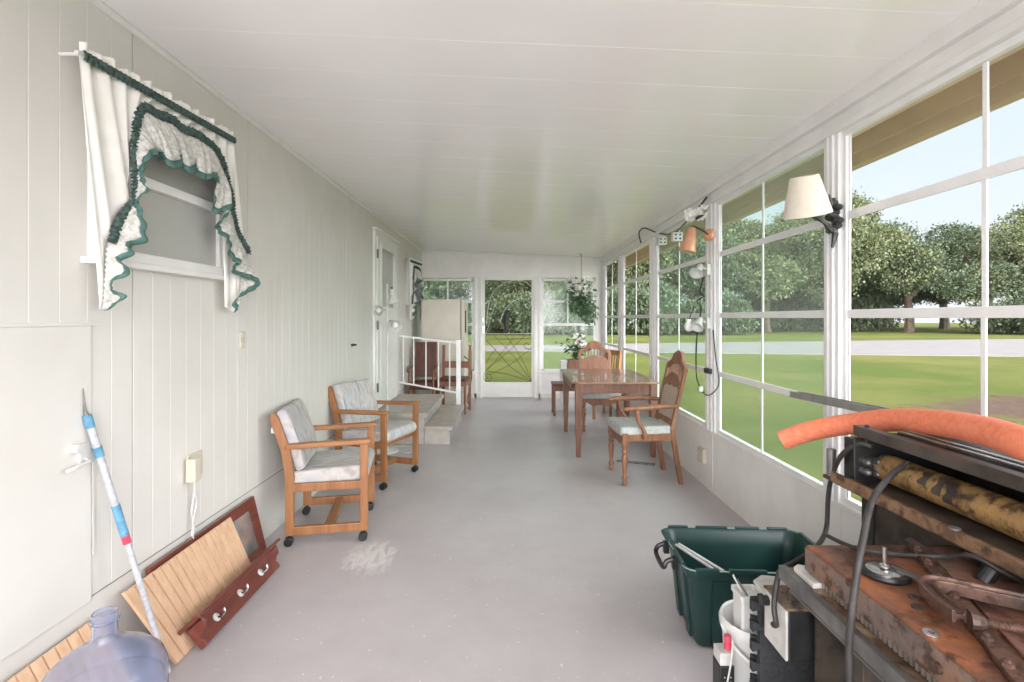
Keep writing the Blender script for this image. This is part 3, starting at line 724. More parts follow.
# ------------------------------------------------------------------ PLANTS
def leaf_quads(mb, c, rx, ry, rz, n, size, droop=0):
    for _ in range(n):
        while True:
            p = V((random.uniform(-1, 1), random.uniform(-1, 1), random.uniform(-1, 1)))
            if p.length < 1: break
        p = V((p.x*rx, p.y*ry, p.z*rz))+V(c)
        leaf(mb, p, V((random.uniform(-1, 1), random.uniform(-1, 1), random.uniform(-.8, .6)-droop)).normalized(), size*random.uniform(.6, 1.2))
def leaf(mb, p, d, L, wd=.38):
    s_ = d.cross(V((random.uniform(-1, 1), random.uniform(-1, 1), random.uniform(-1, 1))))
    if s_.length < 1e-3: s_ = d.cross(V((0, 0, 1)))
    s_.normalize(); nn = s_.cross(d)
    mb.add([p, p+d*L*.4+s_*L*wd*.5+nn*L*.08, p+d*L, p+d*L*.4-s_*L*wd*.5+nn*L*.08], [(0, 1, 2, 3)])
def flower(mb, c, r):
    for k in range(7):
        a = 2*PI*k/7+random.random()
        d = V((math.cos(a), math.sin(a), random.uniform(.1, .9))).normalized(); leaf(mb, V(c), d, r, .8)
    for k in range(4): leaf(mb, V(c)+V((0, 0, .3*r)), V((random.uniform(-1,1), random.uniform(-1,1), 1)).normalized(), r*.7, .8)
hp = thing('hanging_plant', 'hanging basket of white flowers and trailing leaves in the far right corner', 'plant', (1.17, 8.40, 1.55))
zc = ceil_z(1.17)
MB().tube([(1.17, 8.40, zc), (1.17, 8.40, 1.72)], .004, 6).tube([(1.17, 8.40, zc-.03), (1.13, 8.40, zc)], .004, 6).build('hanging_wire', 'bronze', hp, world=True)
MB().lathe([(.05, 0), (.09, .03), (.10, .10), (.105, .11), (.095, .11), (.085, .04), (.0, .02)], (1.17, 8.40, 1.60), 20).build('basket', 'moss', hp, world=True, smooth=True)
m_ = MB(); leaf_quads(m_, (1.20, 8.40, 1.60), .22, .18, .16, 260, .09, .3); leaf_quads(m_, (1.30, 8.40, 1.45), .15, .12, .18, 170, .08, .6); leaf_quads(m_, (1.13, 8.33, 1.78), .24, .18, .22, 190, .09)
m_.build('leaves', 'houseleaf', hp, world=True)['kind'] = 'stuff'
m_ = MB()
for _ in range(48):
    a = random.random()*2*PI; b = random.uniform(-.3, 1)
    flower(m_, V((1.13, 8.34, 1.80))+V((.21*math.cos(a)*random.uniform(.3, 1), .14*math.sin(a), .22*b)), .055)
m_.build('flowers', 'petal', hp, world=True)['kind'] = 'stuff'
ps = thing('plant_stand', 'small white plant stand under the far right window', 'stand', (1.02, 8.30, 0))
MB().box((-.20, -.16, .50), (.20, .16, .525)).build('top', 'white', ps, bevel=.003)
for x in (-.18, .18):
    for y in (-.14, .14): MB().bar((x, y, 0), (x, y, .50), .03, .03, (1, 0, 0)).build('leg', 'white', ps, bevel=.003)
pb = thing('planter_box', 'brown planter with leafy white-flowered plant on the white stand', 'plant', (1.06, 8.28, .525))
MB().ring([(-.13,-.1),(.13,-.1),(.13,.1),(-.13,.1)], [(-.115,-.085),(.115,-.085),(.115,.085),(-.115,.085)], 0, .19, lambda a, b, t: V((a, b, t))).box((-.115, -.085, 0), (.115, .085, .15)).build('planter', 'tab', pb, bevel=.004)
m_ = MB()
for k in range(26):
    a = random.random()*2*PI; rr = random.uniform(.05, .32); top = V((math.cos(a)*rr, math.sin(a)*rr*.6, random.uniform(.30, .62)))
    for j in range(11):
        q = V((0, 0, .15)).lerp(top, j/10)+V((0, 0, .06*math.sin(j/10*PI))); leaf(m_, q, V((random.uniform(-1, 1), random.uniform(-1, 1), random.uniform(-.5, .5))).normalized(), .085)
m_.build('leaves', 'houseleaf', pb)['kind'] = 'stuff'
m_ = MB()
for p in ((.06,-.06,.50), (.10,-.08,.47), (.02,-.05,.45), (.14,-.05,.43), (.07,-.1,.40), (-.02,-.06,.53), (.16,-.04,.38), (.0,-.05,.57), (.1,-.02,.55)):
    flower(m_, p, .06)
m_.build('flowers', 'petal', pb)
wp = thing('white_pot', 'small square white pot at the left edge of the plant stand', 'pot', (.868, 8.26, .525))
MB().prism([(-.045,-.045),(.045,-.045),(.045,.045),(-.045,.045)], 0, .16, lambda a, b, t: V((a*(1+t), b*(1+t), t))).box((-.058, -.058, .15), (.058, .058, .175)).build('pot_body', 'white', wp, bevel=.004)

# ------------------------------------------------------------------ STEPS, RAILING, FRIDGE, FLOOR LAMP
sp = thing('porch_steps', 'grey brown two-tread wooden steps below the house door', 'steps', (-1.1, 6.3, 0))
MB().box((XL+.002, 5.57, .295), (-.90, 6.98, .345)).build('landing', 'step', sp, world=True, bevel=.004)
MB().box((XL+.002, 5.60, 0), (-.94, 6.95, .295)).build('riser', 'step', sp, world=True)
MB().box((-.935, 5.57, .155), (-.625, 6.98, .20)).build('tread', 'step', sp, world=True, bevel=.004)
MB().box((-.935, 5.60, 0), (-.66, 6.95, .155)).build('riser', 'step', sp, world=True)
RY = 7.05
rl = thing('stair_railing', 'white metal stair railing across the back of the steps', 'railing', (-1.1, RY, 0))
pT = lambda px, py: at(px, py, RY)
MB().bar(pT(393, 335), pT(458, 343), .026, .028).build('top_rail', 'alu', rl, world=True, bevel=.004)
MB().bar(pT(393, 381), pT(458, 393), .026, .024).build('bottom_rail', 'alu', rl, world=True, bevel=.004)
q = pT(458.5, 340); MB().box((q.x-.03, RY-.03, 0), (q.x+.03, RY+.03, q.z-.02)).box((q.x-.036, RY-.036, q.z-.02), (q.x+.036, RY+.036, q.z)).build('post', 'alu', rl, world=True, bevel=.003)
for px in (403.6, 413.8, 426, 438.5, 449.7):
    f = (px-393)/65; MB().bar(pT(px, 335+8*f), pT(px, 381+12*f), .016, .016, (1, 0, 0)).build('baluster', 'alu', rl, world=True)
fg = thing('refrigerator', 'cream refrigerator turned sideways at the end of the room', 'refrigerator', (-1.08, 8.2, 0))
MB().box((-1.37, 7.90, .03), (-.765, 8.50, 1.67)).build('cabinet', 'fridge', fg, world=True, bevel=.012, seg=3)
MB().box((-.755, 7.905, .62), (-.70, 8.495, 1.665)).build('door', 'fridge', fg, world=True, bevel=.008)
MB().box((-.755, 7.905, .06), (-.70, 8.495, .605)).build('door', 'fridge', fg, world=True, bevel=.008)
MB().box((-.767, 7.915, .06), (-.754, 8.485, 1.655)).build('gasket', 'black', fg, world=True)
MB().box((-.70, 7.93, 1.15), (-.68, 7.955, 1.5)).build('handle', 'black', fg, world=True, bevel=.006)
MB().box((-1.33, 7.93, 0), (-.8, 8.46, .03)).build('foot', 'black', fg, world=True)
cb = MB().tube(lerp_path([(-.69, 7.86, .78), (-.62, 7.86, .70), (-.59, 7.9, .5), (-.62, 7.9, .3), (-.66, 7.88, .12), (-.62, 7.88, .012), (-.66, 7.8, .008)], 30), .007, 6).tube([(-.69, 7.86, .78), (-.70, 7.90, .78)], .012, 8)
tag(cb.build('power_cable', 'black', smooth=True), 'black cable hanging down beside the cream refrigerator', 'cable')
fl = thing('floor_lamp', 'white three-headed floor lamp behind the second oak armchair', 'lamp', (-1.265, 5.28, 0))
MB().lathe([(.115, 0), (.12, .008), (.115, .018), (.03, .026), (.014, .035), (0, .036)], n=32).build('base', 'white', fl, smooth=True)
MB().tube([(0, 0, .02), (0, 0, 1.72)], .008, 12).sphere((0, 0, 1.72), .012).build('pole', 'white', fl, smooth=True)
def head(loc, d, rs=1.0):
    d = V(d).normalized(); mq = d.to_track_quat('Z', 'Y').to_matrix()
    h_ = MB().lathe([(.016*rs, -.075*rs), (.024*rs, -.06*rs), (.026*rs, -.01*rs), (.045*rs, .02*rs), (.062*rs, .05*rs), (.066*rs, .07*rs), (.060*rs, .068*rs), (.04*rs, .02*rs), (0, 0)], loc, 20, mq)
    h_.tube([V(loc)-d*.03*rs, (0, 0, loc[2]+.02)], .007, 8)
    o = h_.build('lamp_head', 'white', fl, smooth=True)
    MB().sphere(V(loc)+d*.035*rs, .03*rs).build('bulb', 'petal', o, smooth=True)
    sw = V(loc)-d*.08*rs; MB().cyl(sw-d*.02, sw, .01, 10).build('switch_knob', 'black', o)
head((.065, -.02, 1.60), (.15, 0, -1)); head((-.055, -.07, 1.46), (-.25, -1, -.1), .9); head((.075, -.03, 1.32), (.55, -.8, -.3), 1.0)
tag(MB().tube(lerp_path([(-1.15, 5.28, .012), (-1.05, 5.2, .008), (-.98, 5.35, .008), (-1.08, 5.47, .008), (-1.25, 5.46, .008), (-1.45, 5.5, .008)], 30), .005, 6).build('lamp_cord', 'white', smooth=True), 'white cord looping on the floor beside the floor lamp base', 'cord')

# ------------------------------------------------------------------ LEFT WALL FITTINGS
def plate(name, y, z, label, cat, w_=.07, h_=.115, mat='beige', extra='outlet'):
    t = thing(name, label, cat, (XL, y, z))
    MB().box((0, -w_/2, -h_/2), (.008, w_/2, h_/2)).build('cover_plate', mat, t, bevel=.003)
    if extra == 'outlet':
        for s in (-.026, .026): MB().cyl((.006, 0, s), (.011, 0, s), .016, 14).box((.0108, -.007, s-.003), (.0115, -.004, s+.007)).box((.0108, .004, s-.003), (.0115, .007, s+.007)).build('socket', 'grey' if mat == 'grey' else 'white', t)
    return t
q = onx(241.5, 340, XL); plate('wall_outlet', q.y, q.z, 'small white outlet on the siding right of the curtained window', 'outlet', .05, .10)
q = onx(196, 465, XL+.01); ot = plate('wall_outlet', q.y, q.z, 'beige double outlet low on the wall above the leaning boards', 'outlet', .115, .12)
ad = thing('plug_adapter', 'beige plug-in adapter with a hanging white cord on the low outlet', 'adapter', (XL+.012, q.y-.055, q.z-.005))
MB().box((0, -.03, -.055), (.045, .02, .055)).build('adapter_body', 'beige', ad, bevel=.005)
MB().tube(lerp_path([(.025, 0, -.055), (.02, .004, -.12), (.015, -.006, -.2), (.018, .008, -.27), (.012, .0, -.31), (.01, .02, -.2), (.02, .012, -.1), (.025, .008, -.055)], 40), .0045, 6).tube(lerp_path([(.02, .004, -.1), (.025, .016, -.16), (.02, 0, -.24), (.012, .01, -.36)], 20), .004, 6).build('cord', 'white', ad, smooth=True)
q = onx(352, 345, XL); hk = MB().box((XL, q.y-.03, q.z-.012), (XL+.012, q.y+.05, q.z+.012)).cyl((XL+.012, q.y+.03, q.z), (XL+.035, q.y+.03, q.z), .007, 8)
tag(hk.build('wall_latch', 'bronze'), 'small dark latch on the siding above the second oak armchair', 'latch')
q = onx(73, 462, XL+.01)
hl = thing('wall_hook', 'white metal hook bracket on the flat wall panel beside the leaning pole', 'hook', (XL+.008, q.y, q.z))
MB().cyl((0, .0, .045), (.03, 0, .045), .016, 14).build('knob', 'white', hl, smooth=True)
MB().box((0, .02, -.02), (.01, .075, .055)).tube([(.01, .045, .0), (.035, .03, -.005), (.035, -.03, -.012), (.02, -.05, -.02)], .007, 8).build('bracket', 'white', hl, bevel=.002)
q = onx(358, 308, XL)
# ------------------------------------------------------------------ LEANING BOARDS, FRAME, RACK, POLE, JUG
def leaning(xt, zt_, xb, zb_):                      # (s, t along the board, n off its face) -> world
    top, bot = V((xt, 0, zt_)), V((xb, 0, zb_)); u = (top-bot); L = u.length; u.normalize(); nrm = V((u.z, 0, -u.x))
    return (lambda y, t, n: bot+u*t+nrm*n+V((0, y, 0))), L
def bead_panel(label, ya, yb, xt, zt_, xb, skew):
    f, L = leaning(xt, zt_, xb, .004)
    t = MB(); n = int((yb-ya)/.042); pts = [(ya, 0)]
    for i in range(1, n):
        y = ya+(yb-ya)*i/n; pts += [(y-.0036, 0), (y-.003, -.0105), (y+.003, -.0105), (y+.0036, 0)]
    pts += [(yb, 0), (yb, -.014), (ya, -.014)]
    t.prism(pts, 0, L, lambda a, b, tt: f(a+skew*(tt/L)*max(0, 1-1.1*(a-ya)/(yb-ya)), tt, b))
    o = t.build('bead_board_panel', 'bead'); return tag(o, label, 'board', 'leaning bead board panels')
bead_panel('pale bead board panel leaning on the wall behind the water jug', 1.28, 1.86, -1.495, .30, -1.335, 0)
bead_panel('pale bead board panel leaning on the wall behind the coat rack', 2.04, 2.69, -1.468, .335, -1.325, -.09)
f, L = leaning(-1.492, .345, -1.43, .004)
gf = thing('framed_glass_panel', 'red-brown wooden frame with a glass pane leaning behind the bead board', 'frame', (-1.46, 2.45, 0))
mp_ = lambda a, b, t: f(a+.0*b, b, t)
MB().ring([(2.12,0),(3.02,0),(2.985,L),(2.12,L)], [(2.19,.06),(2.95,.06),(2.92,L-.06),(2.19,L-.06)], -.022, 0, mp_).build('wood_frame', 'red', gf, world=True, bevel=.003)
MB().prism([(2.18,.05),(2.955,.05),(2.93,L-.05),(2.18,L-.05)], -.016, -.010, mp_).build('glass_pane', 'pglass', gf, world=True)
# coat rack, tipped 45 degrees, leaning against the panel
cr = thing('coat_rack', 'red-brown coat rack shelf with three hooks lying on the floor', 'coat rack', (-1.30, 2.5, 0))
ang = math.radians(42); ux = V((math.cos(ang), 0, math.sin(ang))); uz = V((-math.sin(ang), 0, math.cos(ang)))
o0 = V((-1.278, 0, .004))
def rk(a, b, y): return o0+uz*b+ux*a+V((0, y, 0))    # a: off the board, b: up the board
ya, yb = 2.12, 2.80
MB().prism([(0,0),(.014,0),(.014,.105),(0,.105)], ya+.015, yb-.015, rk).build('back_board', 'red', cr, world=True, bevel=.002)
MB().prism([(-.002,.105),(.108,.105),(.114,.112),(.108,.121),(-.002,.121)], ya-.03, yb+.03, rk).prism([(.014,.094),(.09,.094),(.09,.105),(.014,.105)], ya+.0, yb, rk).build('shelf', 'red', cr, world=True, bevel=.003)
for y in (ya, yb-.018):
    MB().prism([(.0,0),(.03,.0),(.036,.02),(.03,.035),(.05,.05),(.075,.06),(.088,.08),(.09,.105),(0,.105)], y, y+.018, rk).build('end_bracket', 'red', cr, world=True, bevel=.002)
for k in range(3):
    y = ya+.15+.20*k
    pl = MB()
    cpt = rk(.016, .052, y); mq = Matrix((ux.cross(uz)*1, uz, ux)).transposed()
    pl.lathe([(.019, 0), (.019, .003), (.012, .006), (0, .007)], cpt, 18, Matrix.Diagonal((1.5, 1, 1)) if False else mq.to_3x3())
    hkk = pl.build('hook_plate', 'white', cr, world=True, smooth=True)
    MB().tube(lerp_path([rk(.018, .05, y), rk(.035, .04, y+.004), rk(.05, .045, y+.012), rk(.055, .065, y+.016)], 12), [.005]*10+[.006, .007, .005], 8).build('hook', 'chrome', hkk, world=True, smooth=True)
# pole
P1, P0 = V((-1.500, 1.815, 1.036)), V((-1.325, 1.985, .006))
pz = thing('extension_pole', 'white wrapped extension pole with blue bands leaning on the wall', 'pole', tuple(P0))
dd = P1-P0
MB().tube([P0, P0+dd*.45, P0+dd*.97], [.0105, .0105, .0128], 14).build('shaft', 'wrap', pz, world=True, smooth=True)
MB().tube([P0+dd*.955, P0+dd*1.0], .0142, 14).build('end_cap', 'bluelabel', pz, world=True, smooth=True)
MB().tube([P0+dd*1.0, P0+dd*1.02, P0+dd*1.02+V((-.004, -.004, .075))], [.007, .004, .0012], 8).build('spike', 'grey', pz, world=True, smooth=True)
for a, b, mt, r in ((.85, .885, 'bluelabel', .0148), (.555, .67, 'bluelabel', .0142), (.525, .555, 'redband', .0138)):
    MB().tube([P0+dd*a, P0+dd*b], r, 14).build('label_band', mt, pz, world=True, smooth=True)
# jug on its crate
JX, JY = -1.028, 1.30
jg = thing('water_jug', 'clear blue five-gallon water jug in the bottom left corner', 'jug', (JX, JY, .134))
outer = [(.0, 0), (.12, 0), (.133, .012), (.135, .05), (.131, .06), (.135, .07), (.135, .12), (.131, .13), (.135, .14), (.135, .19), (.131, .20), (.135, .21), (.135, .29), (.131, .30), (.135, .31), (.134, .335), (.124, .365), (.10, .39), (.065, .412), (.036, .425), (.028, .437), (.0265, .46), (.0265, .475), (.031, .479), (.031, .486), (.0275, .489), (.0275, .500)]
inner = [(max(0, r-.003), z+(.003 if i < 3 else 0)) for i, (r, z) in enumerate(outer)]
MB().lathe(outer+inner[::-1], n=40).build('jug_body', 'jug', jg, smooth=True)
ck = thing('wooden_crate', 'low pale wooden crate under the blue water jug', 'crate', (JX, JY, 0)); ck.scale = (.85, .85, .565)
cm = MB()
for z in (.02, .1, .18):
    cm.box((-.17, -.17, z), (.17, -.155, z+.055)).box((-.17, .155, z), (.17, .17, z+.055)).box((-.17, -.155, z), (-.155, .155, z+.055)).box((.155, -.155, z), (.17, .155, z+.055))
cm.build('side_slats', 'bead', ck); MB().box((-.155, -.155, 0), (.155, .155, .015)).build('bottom', 'bead', ck)
MB().box((-.165, -.165, .222), (.165, .165, .2345)).build('lid', 'bead', ck)
for x in (-.14, .14):
    for y in (-.14, .14): MB().box((x-.015, y-.015, .015), (x+.015, y+.015, .222)).build('corner_post', 'bead', ck)

# ------------------------------------------------------------------ GREEN TOTE
tt = thing('storage_tote', 'open dark green plastic storage tote on the floor', 'tote', (1.052, 2.29, 0), math.radians(-3)); tt.scale = (.95, .95, .965)
def rr(w_, d_, r, n=5):
    out = []
    for cx, cy, a0 in ((w_-r, d_-r, 0), (-w_+r, d_-r, 90), (-w_+r, -d_+r, 180), (w_-r, -d_+r, 270)):
        for i in range(n+1):
            a = math.radians(a0+90*i/n); out.append((cx+r*math.cos(a), cy+r*math.sin(a)))
    return out
tb = MB()
lv = [(.27, .165, .03, .004), (.28, .175, .04, .02), (.312, .205, .05, .30), (.322, .212, .05, .31), (.325, .215, .05, .345), (.34, .23, .055, .345), (.342, .232, .055, .36), (.33, .22, .05, .362), (.318, .208, .05, .35), (.30, .195, .05, .28), (.268, .163, .03, .012)]
n = 24; vs = []
for a, b, r, z in lv: vs += [V((x, y, z)) for x, y in rr(a, b, r)]
fs = [(i*n+j, i*n+(j+1) % n, (i+1)*n+(j+1) % n, (i+1)*n+j) for i in range(len(lv)-1) for j in range(n)]+[tuple(range(n-1, -1, -1)), tuple(range((len(lv)-1)*n, len(lv)*n))]
tb.add(vs, fs)
for x in (-.18, 0, .18):
    for s in (-1, 1):
        tb.prism([(x-.035, 0), (x+.035, 0), (x+.04, .30), (x-.04, .30)], 0, .012, lambda a, b, t: V((a, s*(.172+.1*b+t), b+.01)))
for s in (-1, 1):
    for y in (-.08, .08): tb.prism([(y-.025, 0), (y+.025, 0), (y+.028, .30), (y-.028, .30)], 0, .012, lambda a, b, t: V((s*(.276+.11*b+t), a, b+.01)))
tb.build('tote_body', 'tote', tt, smooth=True)
MB().tube([V((x, y, .362)) for x, y in rr(.342, .232, .055)]+[V((.342, .177, .362))], .003, 6).build('rim_highlight', 'toterim', tt, smooth=True)  # thin pale tube painting the highlight along the worn lip
# raised rim blocks between the notches
for x0, x1 in ((-.30, -.20), (-.16, .0), (.04, .16), (.2, .30)):
    for s in (-1, 1): MB().box((x0, s*.221, .352), (x1, s*.238, .372)).build('rim_lug', 'tote', tt, bevel=.004)
for y0_, y1_ in ((-.18, -.05), (.05, .18)):
    for s in (-1, 1): MB().box((s*.33, y0_, .352), (s*.348, y1_, .372)).build('rim_lug', 'tote', tt, bevel=.004)
for s in (-1, 1):
    h = MB().tube(lerp_path([(s*.345, -.08, .345), (s*.385, -.08, .33), (s*.398, -.07, .30), (s*.398, .07, .30), (s*.385, .08, .33), (s*.345, .08, .345)], 20), .011, 8)
    h.box((s*.335, -.095, .30), (s*.36, -.065, .352)).box((s*.335, .065, .30), (s*.36, .095, .352))
    h.build('handle', 'black', tt, smooth=True)
for k, (p, q_, lb) in enumerate((((.80, 2.36, .02), (.775, 2.235, .36), 0), ((.765, 2.36, .335), (.85, 2.105, .338), 1), ((.785, 2.38, .33), (.88, 2.105, .338), 2))):
    if k == 0: continue
    tag(MB().tube([p, q_], .006, 8).build('white_stick', 'white', smooth=True), ['', 'thin white stick lying across the tote, left one', 'thin white stick lying across the tote, right one'][k], 'stick', 'white sticks in the tote')

# ------------------------------------------------------------------ BUCKET CLUTTER
bk = thing('white_bucket', 'white plastic bucket with a wire handle in front of the tote', 'bucket', (.832, 1.73, 0))
MB().lathe([(.085, 0), (.092, .01), (.108, .33), (.116, .335), (.118, .355), (.112, .37), (.105, .365), (.10, .33), (.086, .02), (0, .015)], n=32).build('bucket_body', 'white', bk, smooth=True)
MB().tube(lerp_path([(-.116, .0, .345), (-.112, -.06, .32), (-.07, -.115, .29), (0, -.135, .275), (.07, -.115, .29), (.112, -.06, .32), (.116, 0, .345)], 24), .006, 8).build('bail_handle', 'white', bk, smooth=True)
tc_ = thing('tall_white_container', 'tall square white container standing in the bucket', 'container', (.79, 1.70, .02))
MB().prism(rr(.036, .036, .008), 0, .44, lambda a, b, t: V((a*(.9+.25*t), b*(.9+.25*t), t))).build('container_body', 'white', tc_, bevel=.003)
MB().ring(rr(.041, .041, .008), rr(.034, .034, .006), .44, .455, lambda a, b, t: V((a, b, t))).build('rim', 'white', tc_)
for k, (a, b, lb) in enumerate((((.785, 1.695, .44), (.745, 1.71, .522), 'white stick leaning out of the tall container'), ((.80, 1.70, .44), (.757, 1.705, .51), 'grey flat stick leaning out of the tall container'))):
    tag(MB().bar(a, b, .010, .005).build('mixing_stick', ['white', 'grey'][k], bevel=.001), lb, 'stick')
fm = thing('foam_mat', 'black foam mat with puzzle-tooth edge standing beside the bucket', 'mat', (.84, 1.53, 0))
edge = [(.95, 0), (.95, .55), (.745, .55)]
z = .55
while z > .06:
    edge += [(.745, z-.02), (.722, z-.014), (.722, z-.046), (.745, z-.04)]; z -= .06
edge += [(.745, 0)]
MB().prism(edge, 1.525, 1.545, lambda a, b, t: V((a, t, b))).build('foam_sheet', 'foam', fm, world=True, bevel=.002)
MB().prism([(a+.012, min(b, .53)) for a, b in edge], 1.548, 1.568, lambda a, b, t: V((a, t, b))).build('foam_sheet', 'foam', fm, world=True, bevel=.002)
ld = MB().prism([(.755,1.50),(.90,1.49),(.91,1.60),(.80,1.63),(.76,1.60)], .552, .562, lambda a, b, t: V((a, b, t+.03*(a-.755))))
tag(ld.build('plastic_lid', 'papergrey', bevel=.003), 'pale grey plastic lid resting on top of the foam mats', 'lid')
pb_ = thing('black_box', 'small black box with red and grey ends beside the bucket', 'box', (.692, 1.66, 0))
MB().box((-.024, -.03, 0), (.024, .03, .27)).build('box_body', 'black', pb_, bevel=.004)
MB().box((-.022, -.028, .27), (.018, .028, .31)).build('grey_top', 'papergrey', pb_, bevel=.003)
MB().cyl((.012, -.005, .31), (.012, -.005, .355), .011, 12).build('red_cap', 'redband', pb_)
dots = MB()
for zz_ in (.19, .205, .22, .235):
    for x in (-.008, .002, .011): dots.cyl((x, -.0305, zz_), (x, -.0297, zz_), .0022, 8)
dots.build('printed_dots', 'white', pb_)
tag(MB().tube(lerp_path([(.705, 1.62, .36), (.69, 1.60, .30), (.672, 1.60, .20), (.662, 1.61, .08), (.64, 1.62, .006)], 24), .0028, 6).build('thin_cord', 'papergrey', smooth=True), 'thin pale cord hanging beside the small black box', 'cord')

# ------------------------------------------------------------------ WORKBENCH, RUSTY SAW TABLE
wb = thing('workbench', 'steel workbench with dusty top under the rusty plate', 'workbench', (.92, .85, 0))
MB().box((.735, .36, .69), (1.10, 1.36, .72)).build('bench_top', 'benchtop', wb, world=True, bevel=.003)
MB().box((.715, .36, .688), (.735, 1.365, .723)).box((.735, .36, .66), (.775, 1.36, .668)).build('edge_rail', 'grey', wb, world=True, bevel=.002)
MB().box((.735, 1.345, .63), (1.10, 1.36, .69)).build('end_rail', 'darksteel', wb, world=True, bevel=.002)
for x in (.765, 1.07):
    for y in (.40, 1.10): MB().box((x-.02, y-.02, 0), (x+.02, y+.02, .69)).build('leg', 'darksteel', wb, world=True, bevel=.002)
MB().box((.75, .39, .30), (1.09, 1.34, .32)).build('lower_shelf', 'darksteel', wb, world=True)
MB().box((.742, 1.362, .464), (.815, 1.48, .60)).build('switch_box', 'black', wb, world=True, bevel=.003)
MB().box((.735, 1.365, .464), (.7425, 1.48, .60)).build('switch_cover', 'papergrey', wb, world=True, bevel=.002)
MB().box((.735, 1.361, .6), (.82, 1.485, .606)).build('switch_box_lid', 'benchtop', wb, world=True)
MB().cyl((.735, 1.46, .575), (.715, 1.46, .575), .014, 14).build('switch_knob', 'black', wb, world=True)
MB().box((.80, 1.335, .05), (1.10, 1.345, .66)).build('end_panel', 'darksteel', wb, world=True)
tag(MB().prism([(.738,1.245),(.795,1.25),(.80,1.33),(.755,1.345),(.737,1.33)], .7205, .734, lambda a, b, t: V((a, b, t))).build('wood_scrap', 'papergrey', bevel=.002), 'pale paint-spattered wood scrap on the far left corner of the workbench', 'scrap')
SZ0, SZ1 = .738, .80
sl = thing('rusty_saw_table', 'rusted cast-iron machine table with a toothed lower edge', 'machine table', (.94, .80, .72))
MB().prism([(.757,.34),(1.125,.34),(1.125,1.31),(.757,1.31)], SZ0, SZ1, lambda a, b, t: V((a, b, t))).build('table_plate', 'rust', sl, world=True, bevel=.003)
MB().box((.7535, .342, SZ0+.002), (.757, 1.308, SZ1-.006)).build('front_edge', 'rustgrey', sl, world=True)
te = MB().box((.765, .36, .7235), (.79, 1.30, .738))
y = .37
while y < 1.29:
    te.box((.757, y, .7235), (.766, y+.007, .737)); y += .0135
te.build('gear_rack', 'gearsteel', sl, world=True)
MB().cyl((.7535, .90, .765), (.745, .90, .765), .010, 12).cyl((.7535, 1.27, .765), (.749, 1.27, .765), .006, 12).build('edge_bolt', 'rustd', sl, world=True)
MB().prism([(1.04,1.285),(1.124,1.285),(1.124,.40),(.84,.79)], .8, .806, lambda a, b, t: V((a, b, t))).build('raised_plate', 'rustp', sl, world=True, bevel=.002)
MB().box((.80, .4, .7205), (1.1, 1.28, .738)).build('pedestal', 'darksteel', sl, world=True)
# diagonal bar with bolts
db = thing('bolted_bar', 'rusted flat bar with bolts lying diagonally on the machine table', 'bar', (.92, 1.05, .80))
pa, pc = V((1.02, 1.285, .8075)), V((.80, .79, .8075))
MB().bar(pa, pc, .032, .012).build('flat_bar', 'rustd', db, world=True, bevel=.002)
for k in range(7):
    p = pa.lerp(pc, .08+.14*k); MB().lathe([(.0095, 0), (.0095, .006), (.005, .007), (.005, .011), (0, .012)], p+V((-.008, .004, .006)), 6).build('bolt', 'rustd', db, world=True)
tag(MB().bar((1.03, 1.235, .806), (1.01, 1.30, .82), .02, .004).build('metal_offcut', 'steelbrown'), 'small bent metal offcut at the far end of the machine table', 'offcut')
# wire wheel
wc = V((.845, 1.155, .80))
ww = thing('wire_wheel', 'round wire brush wheel with threaded spindle on the machine table', 'wheel', tuple(wc))
MB().lathe([(.03, .002), (.047, .0), (.05, .006), (.047, .012), (.03, .011)], n=60, wave=(.03, 30)).build('bristles', 'black', ww)
MB().lathe([(.036, 0), (.036, .013), (.031, .015), (.012, .016), (0, .016)], n=28).build('hub', 'chrome', ww, smooth=True)
MB().lathe([(.010, .018), (.010, .025), (.0045, .026), (.0045, .062), (0, .063)], n=12).build('spindle', 'chrome', ww)
wl = ['largest grey washer in front of the wire wheel on the machine table', 'small washer between the wire wheel and the clamp jaw', 'steel washer lying alone in front of the clamp', 'dark washer touching the clamp frame']
for k, (px, py, r) in enumerate(((914, 597, .011), (917, 607, .010), (931, 633, .013), (929, 599, .010))):
    Y = F*.578/(py-CY); X = (px-CX)*Y/F
    wv = MB().ring([(r*math.cos(i*PI/10), r*math.sin(i*PI/10)) for i in range(20)], [(r*.42*math.cos(i*PI/10), r*.42*math.sin(i*PI/10)) for i in range(20)], .8005, .8035, lambda a, b, t: V((X+a, Y+b, t)))
    tag(wv.build('washer', 'chrome' if k == 2 else 'steelbrown'), wl[k], 'washer', 'loose washers on the machine table')
tag(MB().prism([(.856,1.158),(.872,1.17),(.925,1.085),(.90,1.065)], .8135, .8155, lambda a, b, t: V((a, b, t))).prism([(.90,1.065),(.925,1.085),(.93,1.075),(.907,1.055)], .8005, .8155, lambda a, b, t: V((a, b, t))).build('scraper_blade', 'grey'), 'flat grey scraper blade beside the wire wheel', 'blade')
